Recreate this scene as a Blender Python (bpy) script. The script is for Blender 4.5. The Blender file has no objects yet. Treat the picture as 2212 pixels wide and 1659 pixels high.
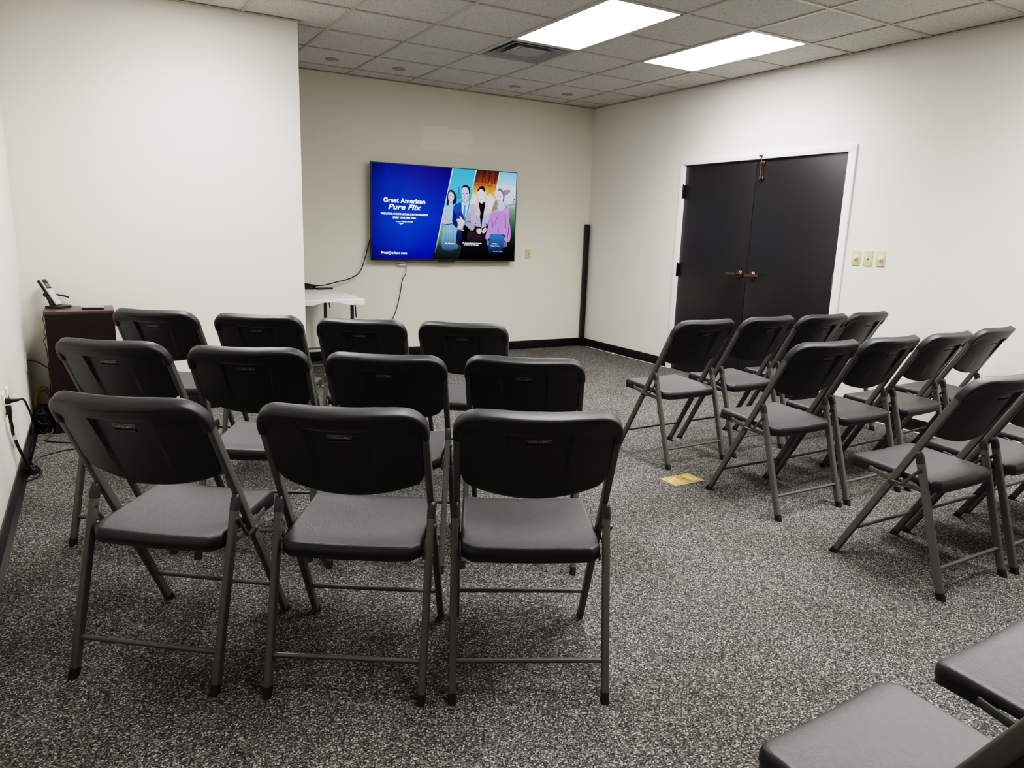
import bpy, bmesh, math, random
from mathutils import Vector, Matrix
from mathutils.geometry import tessellate_polygon
random.seed(7)
SC = bpy.context.scene
COL = SC.collection
PI = math.pi

# ------------------------------------------------------------------ helpers
def srgb(h):
    out = []
    for i in (0, 2, 4):
        c = int(h[i:i+2], 16) / 255
        out.append(c / 12.92 if c <= .04045 else ((c + .055) / 1.055) ** 2.4)
    return tuple(out)

class MB:
    """collects vertices and faces, then links them as one mesh object"""
    def __init__(s): s.v, s.f, s.m = [], [], []
    def add(s, vs, fs, mi=0):
        b = len(s.v); s.v += [Vector(p) for p in vs]
        s.f += [tuple(b + i for i in q) for q in fs]; s.m += [mi] * len(fs)
    def box(s, lo, hi, mi=0, bev=0.0, mat=None):
        bm = bmesh.new(); bmesh.ops.create_cube(bm, size=1)
        d = [max(hi[i] - lo[i], 1e-5) for i in range(3)]; c = [(hi[i] + lo[i]) / 2 for i in range(3)]
        for v in bm.verts: v.co = Vector((v.co[i] * d[i] + c[i] for i in range(3)))
        if bev > 0: bmesh.ops.bevel(bm, geom=bm.edges[:], offset=min(bev, min(d) * .45), segments=2, affect='EDGES', profile=.6)
        s.bm(bm, mi, mat)
    def bm(s, bm, mi=0, mat=None):
        bm.verts.index_update()
        s.add([(mat @ v.co) if mat else v.co.copy() for v in bm.verts], [[v.index for v in f.verts] for f in bm.faces], mi); bm.free()
    def cyl(s, a, b, r, n=20, mi=0, r2=None, bev=0):
        a, b = Vector(a), Vector(b); z = (b - a); L = z.length; z.normalize()
        x = z.orthogonal().normalized(); y = z.cross(x); r2 = r if r2 is None else r2
        prof = [(0, r), (L, r2)]
        if bev: prof = [(0, r - bev), (bev, r), (L - bev, r2), (L, r2 - bev)]
        vs = [a + z * h + (x * math.cos(t) + y * math.sin(t)) * q for h, q in prof for t in (2 * PI * i / n for i in range(n))]
        fs = [(k*n+i, k*n+(i+1) % n, (k+1)*n+(i+1) % n, (k+1)*n+i) for k in range(len(prof)-1) for i in range(n)]
        fs += [tuple(range(n))[::-1], tuple((len(prof)-1)*n + i for i in range(n))]
        s.add(vs, fs, mi)
    def sweep(s, pts, sec, side, mi=0, scale=None, closed=False, zmin=None):
        """sec: list of (a,b); a along `side`, b along side x tangent. side may be a vector or a function of index"""
        pts = [Vector(p) for p in pts]; n = len(sec); N = len(pts); vs = []
        for i, p in enumerate(pts):
            if closed: t = pts[(i+1) % N] - pts[i-1]
            else: t = pts[min(i+1, N-1)] - pts[max(i-1, 0)]
            t.normalize(); sd = Vector(side(i) if callable(side) else side)
            sd = (sd - t * sd.dot(t)).normalized(); up = sd.cross(t)
            k = scale[i] if scale else (1, 1)
            for a, b in sec:
                q = p + sd * a * k[0] + up * b * k[1]
                if zmin is not None and q.z < zmin: q.z = zmin
                vs.append(q)
        M = N if closed else N - 1
        fs = [(i*n+j, i*n+(j+1) % n, ((i+1) % N)*n+(j+1) % n, ((i+1) % N)*n+j) for i in range(M) for j in range(n)]
        if not closed: fs += [tuple(range(n))[::-1], tuple((N-1)*n + j for j in range(n))]
        s.add(vs, fs, mi)
    def tube(s, pts, r, n=8, mi=0, closed=False):
        pts = [Vector(p) for p in pts]; N = len(pts)
        sec = [(r * math.cos(2*PI*i/n), r * math.sin(2*PI*i/n)) for i in range(n)]
        t0 = (pts[1] - pts[0]).normalized(); fr = [t0.orthogonal().normalized()]
        for i in range(1, N):
            t = (pts[min(i+1, N-1)] - pts[i-1]).normalized(); q = fr[-1] - t * fr[-1].dot(t)
            fr.append(q.normalized() if q.length > 1e-6 else t.orthogonal().normalized())
        s.sweep(pts, sec, lambda i: fr[i], mi, closed=closed)
    def build(s, name, mats, parent=None, sharp=38, smooth=True, loc=None, fix=True):
        me = bpy.data.meshes.new(name); me.from_pydata([tuple(v) for v in s.v], [], s.f); me.update()
        mats = mats if isinstance(mats, (list, tuple)) else [mats]
        for m in mats: me.materials.append(m)
        for p, mi in zip(me.polygons, s.m): p.material_index = mi; p.use_smooth = smooth
        if fix:
            bm = bmesh.new(); bm.from_mesh(me); bmesh.ops.recalc_face_normals(bm, faces=bm.faces[:]); bm.to_mesh(me); bm.free()
        if smooth: me.set_sharp_from_angle(angle=math.radians(sharp))
        o = bpy.data.objects.new(name, me); COL.objects.link(o)
        if parent: o.parent = parent
        if loc: o.location = loc
        return o

def rrect(w, d, r, n=4):
    """rounded rectangle section, full sizes w (side) and d"""
    out = []
    for cx, cy, a0 in ((w/2-r, d/2-r, 0), (-w/2+r, d/2-r, 90), (-w/2+r, -d/2+r, 180), (w/2-r, -d/2+r, 270)):
        for i in range(n + 1):
            a = math.radians(a0 + 90 * i / n); out.append((cx + r * math.cos(a), cy + r * math.sin(a)))
    return out

def spline(pts, k=8):
    P = [Vector(p) for p in pts]; out = []
    for i in range(len(P) - 1):
        p0, p1, p2, p3 = P[max(i-1, 0)], P[i], P[i+1], P[min(i+2, len(P)-1)]
        for j in range(k):
            t = j / k
            out.append(.5 * ((2*p1) + (p2-p0)*t + (2*p0-5*p1+4*p2-p3)*t*t + (3*p1-p0-3*p2+p3)*t*t*t))
    return out + [P[-1]]

def text_geo(string, bold=0.0, shear=0.0, space=1.04):
    """2-D outline of the string as (vertices, triangles), lower-left at 0,0, in font units"""
    cu = bpy.data.curves.new('lettering', 'FONT'); cu.body = string; cu.offset = bold; cu.shear = shear; cu.resolution_u = 3; cu.space_character = space
    ob = bpy.data.objects.new('lettering', cu); COL.objects.link(ob)
    dg = bpy.context.evaluated_depsgraph_get(); dg.update()
    me = ob.evaluated_get(dg).to_mesh()
    vs = [v.co.copy() for v in me.vertices]; fs = [tuple(p.vertices) for p in me.polygons]
    ob.evaluated_get(dg).to_mesh_clear(); bpy.data.objects.remove(ob); bpy.data.curves.remove(cu)
    x0 = min(v.x for v in vs); x1 = max(v.x for v in vs); y0 = min(v.y for v in vs); y1 = max(v.y for v in vs)
    return [Vector((v.x - x0, v.y, 0)) for v in vs], fs, x1 - x0, y0, y1

def empty(name, loc, rz=0, label=None, cat=None, group=None, kind=None):
    o = bpy.data.objects.new(name, None); COL.objects.link(o); o.location = loc; o.rotation_euler = (0, 0, rz); o.empty_display_size = .1
    return tag(o, label, cat, group, kind)
def tag(o, label=None, cat=None, group=None, kind=None):
    for k, v in (('label', label), ('category', cat), ('group', group), ('kind', kind)):
        if v: o[k] = v
    return o
def struct(o, label=None, cat=None): return tag(o, label, cat, kind='structure')

# ------------------------------------------------------------------ materials
def mat(name, col, rough=.5, metal=0.0, spec=.5, nscale=0, namt=0.0, bump=0.0, bscale=200, bdist=.001, coat=0):
    m = bpy.data.materials.new(name); m.use_nodes = True; nt = m.node_tree; b = nt.nodes['Principled BSDF']
    c = srgb(col) if isinstance(col, str) else col
    b.inputs['Base Color'].default_value = (*c, 1); b.inputs['Roughness'].default_value = rough
    b.inputs['Metallic'].default_value = metal; b.inputs['Specular IOR Level'].default_value = spec
    if coat: b.inputs['Coat Weight'].default_value = coat; b.inputs['Coat Roughness'].default_value = .2
    tc = nt.nodes.new('ShaderNodeTexCoord')
    if namt:
        n = nt.nodes.new('ShaderNodeTexNoise'); n.inputs['Scale'].default_value = nscale; n.inputs['Detail'].default_value = 5
        nt.links.new(tc.outputs['Object'], n.inputs['Vector'])
        r = nt.nodes.new('ShaderNodeMapRange'); r.inputs['From Min'].default_value = .3; r.inputs['From Max'].default_value = .7
        r.inputs['To Min'].default_value = 1 - namt; r.inputs['To Max'].default_value = 1 + namt
        nt.links.new(n.outputs['Fac'], r.inputs['Value'])
        x = nt.nodes.new('ShaderNodeVectorMath'); x.operation = 'SCALE'; x.inputs[0].default_value = c
        nt.links.new(r.outputs['Result'], x.inputs['Scale']); nt.links.new(x.outputs['Vector'], b.inputs['Base Color'])
    if bump:
        n = nt.nodes.new('ShaderNodeTexNoise'); n.inputs['Scale'].default_value = bscale; n.inputs['Detail'].default_value = 3
        nt.links.new(tc.outputs['Object'], n.inputs['Vector'])
        bp = nt.nodes.new('ShaderNodeBump'); bp.inputs['Strength'].default_value = bump; bp.inputs['Distance'].default_value = bdist
        nt.links.new(n.outputs['Fac'], bp.inputs['Height']); nt.links.new(bp.outputs['Normal'], b.inputs['Normal'])
    return m
def emis(name, col, strength):
    m = bpy.data.materials.new(name); m.use_nodes = True; nt = m.node_tree
    for n in list(nt.nodes):
        if n.type != 'OUTPUT_MATERIAL': nt.nodes.remove(n)
    e = nt.nodes.new('ShaderNodeEmission'); e.inputs['Color'].default_value = (*col, 1); e.inputs['Strength'].default_value = strength
    nt.links.new(e.outputs[0], [n for n in nt.nodes if n.type == 'OUTPUT_MATERIAL'][0].inputs['Surface'])
    return m

def carpet_mat():
    m = bpy.data.materials.new('carpet_loop'); m.use_nodes = True; nt = m.node_tree; b = nt.nodes['Principled BSDF']; L = nt.links
    b.inputs['Roughness'].default_value = .95; b.inputs['Specular IOR Level'].default_value = .12
    tc = nt.nodes.new('ShaderNodeTexCoord')
    warp = nt.nodes.new('ShaderNodeTexNoise'); warp.inputs['Scale'].default_value = 60; L.new(tc.outputs['Object'], warp.inputs['Vector'])
    ad = nt.nodes.new('ShaderNodeVectorMath'); ad.operation = 'MULTIPLY_ADD'; ad.inputs[1].default_value = (.004, .004, .004)
    L.new(warp.outputs['Color'], ad.inputs[0]); L.new(tc.outputs['Object'], ad.inputs[2])
    v = nt.nodes.new('ShaderNodeTexVoronoi'); v.inputs['Scale'].default_value = 265; L.new(ad.outputs['Vector'], v.inputs['Vector'])
    sep = nt.nodes.new('ShaderNodeSeparateColor'); L.new(v.outputs['Color'], sep.inputs['Color'])
    cr = nt.nodes.new('ShaderNodeValToRGB'); e = cr.color_ramp.elements
    e[0].position = 0; e[0].color = (.014, .014, .014, 1); e[1].position = 1; e[1].color = (.42, .413, .393, 1)
    for p, c in ((.3, (.042, .0415, .040, 1)), (.6, (.088, .0865, .083, 1)), (.85, (.165, .162, .155, 1))):
        q = e.new(p); q.color = c
    L.new(sep.outputs['Red'], cr.inputs['Fac'])
    big = nt.nodes.new('ShaderNodeTexNoise'); big.inputs['Scale'].default_value = 1.6; big.inputs['Detail'].default_value = 4; L.new(tc.outputs['Object'], big.inputs['Vector'])
    r2 = nt.nodes.new('ShaderNodeValToRGB'); f = r2.color_ramp.elements
    f[0].position = .3; f[0].color = (.76, .715, .68, 1); f[1].position = .72; f[1].color = (1.1, 1.1, 1.1, 1); L.new(big.outputs['Fac'], r2.inputs['Fac'])
    mx = nt.nodes.new('ShaderNodeMix'); mx.data_type = 'RGBA'; mx.blend_type = 'MULTIPLY'; mx.inputs[0].default_value = 1
    L.new(cr.outputs['Color'], mx.inputs[6]); L.new(r2.outputs['Color'], mx.inputs[7]); L.new(mx.outputs[2], b.inputs['Base Color'])
    bp = nt.nodes.new('ShaderNodeBump'); bp.inputs['Strength'].default_value = .45; bp.inputs['Distance'].default_value = .003; bp.invert = True
    L.new(v.outputs['Distance'], bp.inputs['Height']); L.new(bp.outputs['Normal'], b.inputs['Normal'])
    return m

def tile_mat():
    m = bpy.data.materials.new('ceiling_tile'); m.use_nodes = True; nt = m.node_tree; b = nt.nodes['Principled BSDF']; L = nt.links
    b.inputs['Roughness'].default_value = .95; b.inputs['Specular IOR Level'].default_value = .1
    tc = nt.nodes.new('ShaderNodeTexCoord')
    n = nt.nodes.new('ShaderNodeTexNoise'); n.inputs['Scale'].default_value = 105; n.inputs['Detail'].default_value = 3; n.inputs['Roughness'].default_value = .6
    L.new(tc.outputs['Object'], n.inputs['Vector'])
    cr = nt.nodes.new('ShaderNodeValToRGB'); e = cr.color_ramp.elements
    e[0].position = .33; e[0].color = (.27, .26, .24, 1); e[1].position = .43; e[1].color = (TILE, TILE * .975, TILE * .93, 1)
    L.new(n.outputs['Fac'], cr.inputs['Fac']); L.new(cr.outputs['Color'], b.inputs['Base Color'])
    bp = nt.nodes.new('ShaderNodeBump'); bp.inputs['Strength'].default_value = .3; bp.inputs['Distance'].default_value = .003
    L.new(n.outputs['Fac'], bp.inputs['Height']); L.new(bp.outputs['Normal'], b.inputs['Normal'])
    return m

def wall_mat(name, col, patch=None):
    m = mat(name, col, .75, spec=.2, nscale=.8, namt=.02, bump=.12, bscale=160, bdist=.002)
    if patch:                                     # a touched-up paint patch above the television
        nt = m.node_tree; L = nt.links; b = nt.nodes['Principled BSDF']; src = b.inputs['Base Color'].links[0].from_socket
        tc = nt.nodes.new('ShaderNodeTexCoord'); n = nt.nodes.new('ShaderNodeTexNoise'); n.inputs['Scale'].default_value = 6
        L.new(tc.outputs['Object'], n.inputs['Vector'])
        sx = nt.nodes.new('ShaderNodeSeparateXYZ'); L.new(tc.outputs['Object'], sx.inputs[0])
        def M(op, a, bb):
            q = nt.nodes.new('ShaderNodeMath'); q.operation = op
            for i, z in enumerate((a, bb)):
                if isinstance(z, (int, float)): q.inputs[i].default_value = z
                else: L.new(z, q.inputs[i])
            return q.outputs[0]
        dx = M('DIVIDE', M('ABSOLUTE', M('SUBTRACT', sx.outputs['X'], patch[0]), 0), patch[2])
        dz = M('DIVIDE', M('ABSOLUTE', M('SUBTRACT', sx.outputs['Z'], patch[1]), 0), patch[3])
        d = M('ADD', M('MAXIMUM', dx, dz), M('MULTIPLY', M('SUBTRACT', n.outputs['Fac'], .5), .5))
        mr = nt.nodes.new('ShaderNodeMapRange'); mr.inputs['From Min'].default_value = .86; mr.inputs['From Max'].default_value = 1.0
        mr.inputs['To Min'].default_value = 1; mr.inputs['To Max'].default_value = 0; L.new(d, mr.inputs['Value'])
        mx = nt.nodes.new('ShaderNodeMix'); mx.data_type = 'RGBA'; L.new(mr.outputs['Result'], mx.inputs[0]); L.new(src, mx.inputs[6])
        mx.inputs[7].default_value = (*[c * 1.09 for c in srgb(col)], 1); L.new(mx.outputs[2], b.inputs['Base Color'])
    return m

# ---- exposure constants
LAMP = 8.0; LAMP_W = 15.0
TILE = .62
M_wall = wall_mat('wall_paint', 'e4e0d8')
M_wallb = wall_mat('back_wall_paint', 'dedacd', (-1.86, 2.25, .31, .125))
M_trim = mat('white_gloss_trim', 'eeecea', .4)
M_base = mat('black_vinyl_base', (.006, .006, .007), .35, nscale=4, namt=.3)
M_bar = mat('grid_steel', 'b4b1a7', .4, spec=.4)
M_tile = tile_mat()
M_carpet = carpet_mat()
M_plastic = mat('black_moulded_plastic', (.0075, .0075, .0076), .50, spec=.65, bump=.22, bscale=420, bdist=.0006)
M_seat = mat('black_seat_top_sheen', (.0145, .0143, .0139), .56, spec=.85, nscale=60, namt=.35, bump=.8, bscale=210, bdist=.0012)  # seat tops only, greyer than the skirts: lamp sheen put into the base colour
M_tube = mat('charcoal_powder_coat', (.072, .072, .065), .42, spec=.5, bump=.05, bscale=500, bdist=.0003)
M_rubber = mat('black_rubber', (.004, .004, .004), .6)
M_capgrey = mat('dark_grey_plastic', (.018, .018, .017), .45)
M_link = mat('bare_dark_steel', (.10, .10, .095), .3, metal=.6)
M_badge = mat('silver_print', (.34, .34, .33), .4)
M_lamp = emis('lamp_diffuser', (1, .985, .955), LAMP)
M_white = mat('white_enamel', 'dedede', .4)
M_vent = mat('grey_vent_enamel', 'a2a4a3', .45)
M_black = mat('matte_black', (.004, .004, .004), .8)
M_door = mat('dark_bronze_door_paint', (.0125, .0122, .0128), .33, spec=.5, bump=.03, bscale=60, bdist=.001)
M_bronze = mat('oil_rubbed_bronze', (.19, .13, .10), .32, metal=.9)
M_hinge = mat('black_hinge', (.012, .012, .012), .35, metal=.3)
M_hinge2 = mat('painted_steel_hinge', (.13, .12, .10), .4, metal=.5)
M_chrome = mat('bright_screw', (.8, .8, .8), .2, metal=1)
M_ivory = mat('ivory_plastic', 'cbc194', .4)
M_ivory2 = mat('cream_plastic', 'f3ead0', .35)
M_hole = mat('dark_slot', (.01, .009, .007), .7)
M_mahog = mat('mahogany_laminate', (.0145, .0060, .0058), .5, spec=.3, nscale=9, namt=.2)
M_mahog2 = mat('mahogany_top', (.055, .030, .028), .34, nscale=9, namt=.2)
M_tabletop = mat('white_blow_moulded', 'dfe0e2', .4, bump=.08, bscale=260, bdist=.0008)
M_tleg = mat('dark_table_steel', (.035, .037, .04), .4)
M_tvbody = mat('tv_black', (.006, .006, .007), .3)
M_cord = mat('black_cord', (.007, .007, .007), .5)
M_cordgrey = mat('grey_cord', (.05, .047, .043), .55)
M_yellow = mat('yellow_cable', (.45, .33, .035), .45)
M_tagw = mat('white_tag', 'dcdcd8', .6)
M_silver = mat('silver_plastic', (.5, .5, .5), .35, metal=.3)
M_key = mat('light_key', (.62, .62, .6), .45)
M_lcd = mat('grey_display', (.11, .115, .12), .25)
M_paper = mat('kraft_card', (.36, .215, .062), .7, nscale=18, namt=.25)
M_paperl = mat('kraft_card_light', (.52, .35, .125), .7, nscale=30, namt=.3)
M_ink = mat('brown_ink', (.07, .04, .01), .7)
M_edge = mat('cream_edge', (.55, .44, .27), .7)
M_scrap = mat('white_paper_scrap', 'e8e6df', .7)
M_disc = mat('beige_disc', '9d967f', .6)

# ------------------------------------------------------------------ room
H = 2.7534; T = .6096; GX = .4812; GY = .2845
XL, XB, YB, YE = -5.565, -3.7656, -1.5995, -9.2
def wall(name, boxes, m, label):
    b = MB()
    for lo, hi in boxes: b.box(lo, hi)
    return struct(b.build(name, m, smooth=False), label, 'wall')
fl = MB(); fl.box((XL - .1, YE - .1, -.05), (.1, .1, 0)); struct(fl.build('floor', M_carpet, smooth=False), 'speckled grey loop carpet covering the whole floor', 'floor')
DY0, DY1, DZ = -3.411, -1.585, 2.038
wall('wall_back', [((XB - .1, 0, 0), (.1, .1, H + .2))], M_wallb, 'off-white wall behind the wall-mounted television')
wall('wall_right', [((0, YE, 0), (.1, DY0, H + .2)), ((0, DY1, 0), (.1, .1, H + .2)), ((0, DY0, DZ), (.1, DY1, H + .2))], M_wall, 'white wall holding the dark double doors')
wall('wall_left', [((XL - .1, YE, 0), (XL, YB + .1, H + .2))], M_wall, 'white wall beside the dark cabinet and the plugged-in cords')
wall('wall_front', [((XL - .1, YE - .1, 0), (.1, YE, H + .2))], M_wall, 'white wall at the rear of the seating')
wall('wall_partition', [((XL - .1, YB, 0), (XB, .1, H + .2))], M_wall, 'white projecting wall between the cabinet and the television alcove')

lamps = [((2, 3), (3, 5)), ((0, 1), (3, 5)), ((6, 7), (3, 5)), ((2, 3), (8, 10)), ((0, 1), (8, 10)), ((5, 6), (8, 10))]
vent_cell = (2, 2)
holes = {(c[0], r) for c, (r0, r1) in lamps for r in range(r0, r1)} | {vent_cell}
gx = lambda k: -GX - T * k
gy = lambda k: -GY - T * k
ceil = MB()
xs = [0] + [gx(k) for k in range(0, 9)] + [XL]; ys = [0] + [gy(k) for k in range(0, 15)] + [YE]
for i in range(len(xs) - 1):
    for j in range(len(ys) - 1):
        if (i - 1, j - 1) in holes: continue
        x0, x1, y0, y1 = xs[i], xs[i+1], ys[j], ys[j+1]
        ceil.add([(x0, y0, H + .006), (x1, y0, H + .006), (x1, y1, H + .006), (x0, y1, H + .006)], [(0, 1, 2, 3)])
ceil_o = struct(ceil.build('ceiling', M_tile, smooth=False, fix=False), 'suspended ceiling of grey fissured tiles', 'ceiling')
g = MB()
for x in xs[1:-1]: g.box((x - .012, YE, H - .002), (x + .012, 0, H + .02), bev=.001)
for y in ys[1:-1]:
    for i in range(len(xs) - 1):
        j = ys.index(y)
        if (i - 1, j - 2) in holes and (i - 1, j - 1) in holes and vent_cell not in ((i - 1, j - 2), (i - 1, j - 1)): continue
        g.box((xs[i+1] + .012, y - .012, H - .0015), (xs[i] - .012, y + .012, H + .02))
g.box((-.022, YE, H - .004), (0, 0, H + .002)); g.box((XB, -.022, H - .004), (-.022, 0, H + .002))
g.box((XL, YB - .022, H - .004), (XB, YB, H + .002)); g.box((XB, YB - .022, H - .004), (XB + .022, -.022, H + .002))
struct(g.build('trim_1', M_bar, smooth=False), 'thin metal grid bars between the ceiling tiles', 'ceiling grid')

def baseboard(name, lo, hi, label):
    b = MB(); b.box(lo, hi, bev=.004); struct(b.build(name, M_base), label, 'baseboard')
BH, BT = .096, .010
baseboard('baseboard_back', (XB, -BT, 0), (0, 0, BH), 'black baseboard under the television wall')
b = MB(); b.box((-BT, YE, 0), (0, DY0 - .062, BH), bev=.004); b.box((-BT, DY1 + .05, 0), (0, -BT, BH), bev=.004)
struct(b.build('baseboard_right', M_base), 'black baseboard along the door wall', 'baseboard')
b = MB(); b.box((XL, YE, 0), (XL + BT, YB, BH), bev=.004)
b.add([(XL + .010, YE, .012), (XL + .030, YE, 0), (XL + .030, YB, 0), (XL + .010, YB, .012)], [(0, 1, 2, 3)])
struct(b.build('baseboard_left', M_base), 'scuffed black baseboard along the cord wall', 'baseboard')
b = MB(); b.box((XL + BT, YB - BT, 0), (XB + BT, YB, BH), bev=.004); b.box((XB, YB, 0), (XB + BT, -BT, BH), bev=.004)
struct(b.build('baseboard_partition', M_base), 'black baseboard around the projecting wall', 'baseboard')

b = MB(); b.box((-.021, YE, 0), (-BT, DY0 - .07, .004)); b.box((-.016, DY1 + .06, 0), (-BT, -.12, .003))
struct(b.build('trim_3', M_scrap, smooth=False), 'thin pale strip where the carpet meets the door wall baseboard', 'floor edge')

# ---- lamps in the ceiling
LL = ['recessed ceiling light beside the air vent, two tiles long', 'recessed ceiling light nearest the wall with the double doors',
      'recessed ceiling light above the projecting wall', 'recessed ceiling light behind the one beside the air vent', 'recessed ceiling light behind the one near the doors',
      'recessed ceiling light over the front left chairs']
for ((c0, c1), (r0, r1)), lab in zip(lamps, LL):
    x1, x0 = gx(c0), gx(c1); y1, y0 = gy(r0), gy(r1); cx, cy = (x0 + x1) / 2, (y0 + y1) / 2
    t = empty('ceiling_light', (cx, cy, H), 0, lab, 'ceiling light', 'recessed ceiling lights')
    hw, hl = (x1 - x0) / 2 - .012, (y1 - y0) / 2 - .012
    f = MB()
    for lo, hi in (((-hw, -hl, .0), (hw, -hl + .016, .1)), ((-hw, hl - .016, 0), (hw, hl, .1)), ((-hw, -hl, 0), (-hw + .016, hl, .1)), ((hw - .016, -hl, 0), (hw, hl, .1)), ((-hw, -hl, .1), (hw, hl, .11))):
        f.box(lo, hi)
    f.build('frame', M_vent, t, smooth=False)
    d = MB(); d.box((-hw + .016, -hl + .016, .006), (hw - .016, hl - .016, .012)); d.build('diffuser', M_lamp, t, smooth=False)
    la = bpy.data.lights.new('ceiling_lamp', 'AREA'); la.shape = 'RECTANGLE'; la.size = 2 * hw - .04; la.size_y = 2 * hl - .04
    la.energy = LAMP_W; la.color = (1, .985, .955); la.spread = math.radians(135)
    lo_ = bpy.data.objects.new('ceiling_lamp', la); COL.objects.link(lo_); lo_.location = (cx, cy, H + .003)

# ---- vent
vx, vy = (gx(2) + gx(3)) / 2, (gy(2) + gy(3)) / 2
t = empty('air_vent', (vx, vy, H), 0, 'square stepped grey air vent in the ceiling beside a light', 'air vent')
def frustum(b, r0, z0, r1, z1, th=.003):
    a = [(-r0, -r0, z0), (r0, -r0, z0), (r0, r0, z0), (-r0, r0, z0)]; c = [(-r1, -r1, z1), (r1, -r1, z1), (r1, r1, z1), (-r1, r1, z1)]
    b.add(a + c, [(i, (i+1) % 4, 4 + (i+1) % 4, 4 + i) for i in range(4)])
f = MB(); h = T/2 - .012
for lo, hi in (((-h, -h, 0), (h, -h + .02, .006)), ((-h, h - .02, 0), (h, h, .006)), ((-h, -h, 0), (-h + .02, h, .006)), ((h - .02, -h, 0), (h, h, .006))): f.box(lo, hi)
frustum(f, h - .02, .003, h - .09, .095); f.build('frame', M_vent, t, smooth=False, fix=False)
bk = MB(); bk.box((-.28, -.28, .095), (.28, .28, .10)); bk.build('duct', M_black, t, smooth=False)
for r, z in ((.225, .0), (.150, -.004)):
    lv = MB(); frustum(lv, r, z + .006, r - .055, z + .066); frustum(lv, r - .006, z + .006, r - .061, z + .066)
    frustum(lv, r + .004, z + .004, r - .008, z + .004); lv.build('louver', M_vent, t, smooth=False, fix=False)
cp = MB(); frustum(cp, .148, .003, .05, .035); cp.box((-.05, -.05, .03), (.05, .05, .035)); cp.build('centre_plate', M_vent, t, smooth=False)

# ---- four round covers in the ceiling
for (x, y), lab in (((-3.214, -.544), 'round beige ceiling cover nearest the projecting wall'), ((-2.60, -.557), 'round beige ceiling cover second from the projecting wall'),
                    ((-1.367, -.529), 'round beige ceiling cover third from the projecting wall'), ((-.73, -.519), 'round beige ceiling cover nearest the room corner')):
    t = empty('ceiling_speaker_cover', (x, y, H + .006), 0, lab, 'ceiling cover', 'round ceiling covers')
    b = MB(); n = 40
    prof = [(.060, 0), (.060, -.004), (.054, -.006), (.048, -.004), (.046, -.001)]
    vs = [(r * math.cos(2*PI*i/n), r * math.sin(2*PI*i/n), z) for r, z in prof for i in range(n)]
    b.add(vs, [(k*n+i, k*n+(i+1) % n, (k+1)*n+(i+1) % n, (k+1)*n+i) for k in range(len(prof)-1) for i in range(n)]); b.build('rim', M_disc, t)
    d = MB(); d.cyl((0, 0, -.001), (0, 0, -.0035), .044, 36); d.build('disc', M_disc, t)

# ---- double doors with casing
c = MB()
c.box((-.018, DY1 - .004, 0), (0, DY1 + .048, DZ - .003), bev=.003); c.box((-.018, DY0 - .062, 0), (0, DY0 + .004, DZ - .003), bev=.003); c.box((-.018, DY0 - .062, DZ - .003), (0, DY1 + .048, 2.09), bev=.004)
c.box((0, DY1 - .012, 0), (.1, DY1, DZ)); c.box((0, DY0, 0), (.1, DY0 + .012, DZ)); c.box((0, DY0, DZ - .004), (.1, DY1, DZ)); c.box((.056, DY0, 0), (.07, DY1, DZ))
struct(c.build('trim_2', M_trim), 'white casing around the dark double doors', 'door casing')
DM = -2.489
def lever(parent, y, dirn, back):
    b = MB(); z = 1.03
    b.cyl((-.0, y, z), (-.008, y, z), .034, 32, bev=.002); b.cyl((-.008, y, z), (-.016, y, z), .026, 32, bev=.003); b.cyl((-.016, y, z), (-.052, y, z), .011, 16)
    b.box((-.066, min(y - back * dirn, y + .115 * dirn), z - .011), (-.048, max(y - back * dirn, y + .115 * dirn), z + .011), bev=.004)
    return b.build('handle', M_bronze, parent)
def hinge(parent, y, z, m):
    b = MB(); b.cyl((-.012, y, z - .062), (-.012, y, z + .066), .0085, 12, bev=.002); b.box((-.004, y - .016, z - .060), (.003, y + .016, z + .060)); b.cyl((-.012, y, z + .066), (-.012, y, z + .074), .005, 10)
    return b.build('hinge', m, parent)
for nm, y0, y1, lab in (('door_1', DM + .002, DY1 - .013, 'dark plain door leaf nearer the television wall'), ('door_2', DY0 + .013, DM - .002, 'dark plain door leaf nearer the light switches')):
    t = struct(empty(nm, (0, (y0 + y1) / 2, 0)), lab, 'door'); yc = (y0 + y1) / 2
    b = MB(); b.box((.006, y0 - yc, .008), (.05, y1 - yc, 2.033), bev=.002); b.build('slab', M_door, t)
    hy = (DY1 - .008 - yc) if nm == 'door_1' else (DY0 + .008 - yc)
    for z in ((1.785, 1.02, .25) if nm == 'door_1' else (1.79, 1.025, .25)):
        hinge(t, hy, z, M_hinge if nm == 'door_1' else M_hinge2)
    if nm == 'door_1': lever(t, -2.415 - yc, 1, .0)
    else:
        lever(t, -2.566 - yc, -1, .035)
        b = MB(); by = -2.555 - yc
        b.cyl((-.014, by, 1.868), (-.014, by, 2.075), .0062, 12); b.cyl((-.014, by, 1.95), (-.03, by - .004, 1.95), .004, 8)
        for z in (1.875, 2.005): b.box((-.022, by - .012, z - .012), (.005, by + .012, z + .012), bev=.003)
        b.box((-.004, by - .016, 1.864), (.006, by + .016, 2.02), bev=.001)
        b.box((-.034, by - .014, 2.056), (-.017, by + .02, 2.066), bev=.002)
        so = b.build('bolt', M_bronze, t)
        s2 = MB()
        for z in (1.875, 2.005): s2.box((-.010, by - .028, z - .010), (-.001, by - .017, z + .010), bev=.002)
        s2.cyl((-.006, by + .018, 1.872), (-.010, by + .018, 1.872), .005, 10); s2.build('screw', M_chrome, so)

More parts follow.
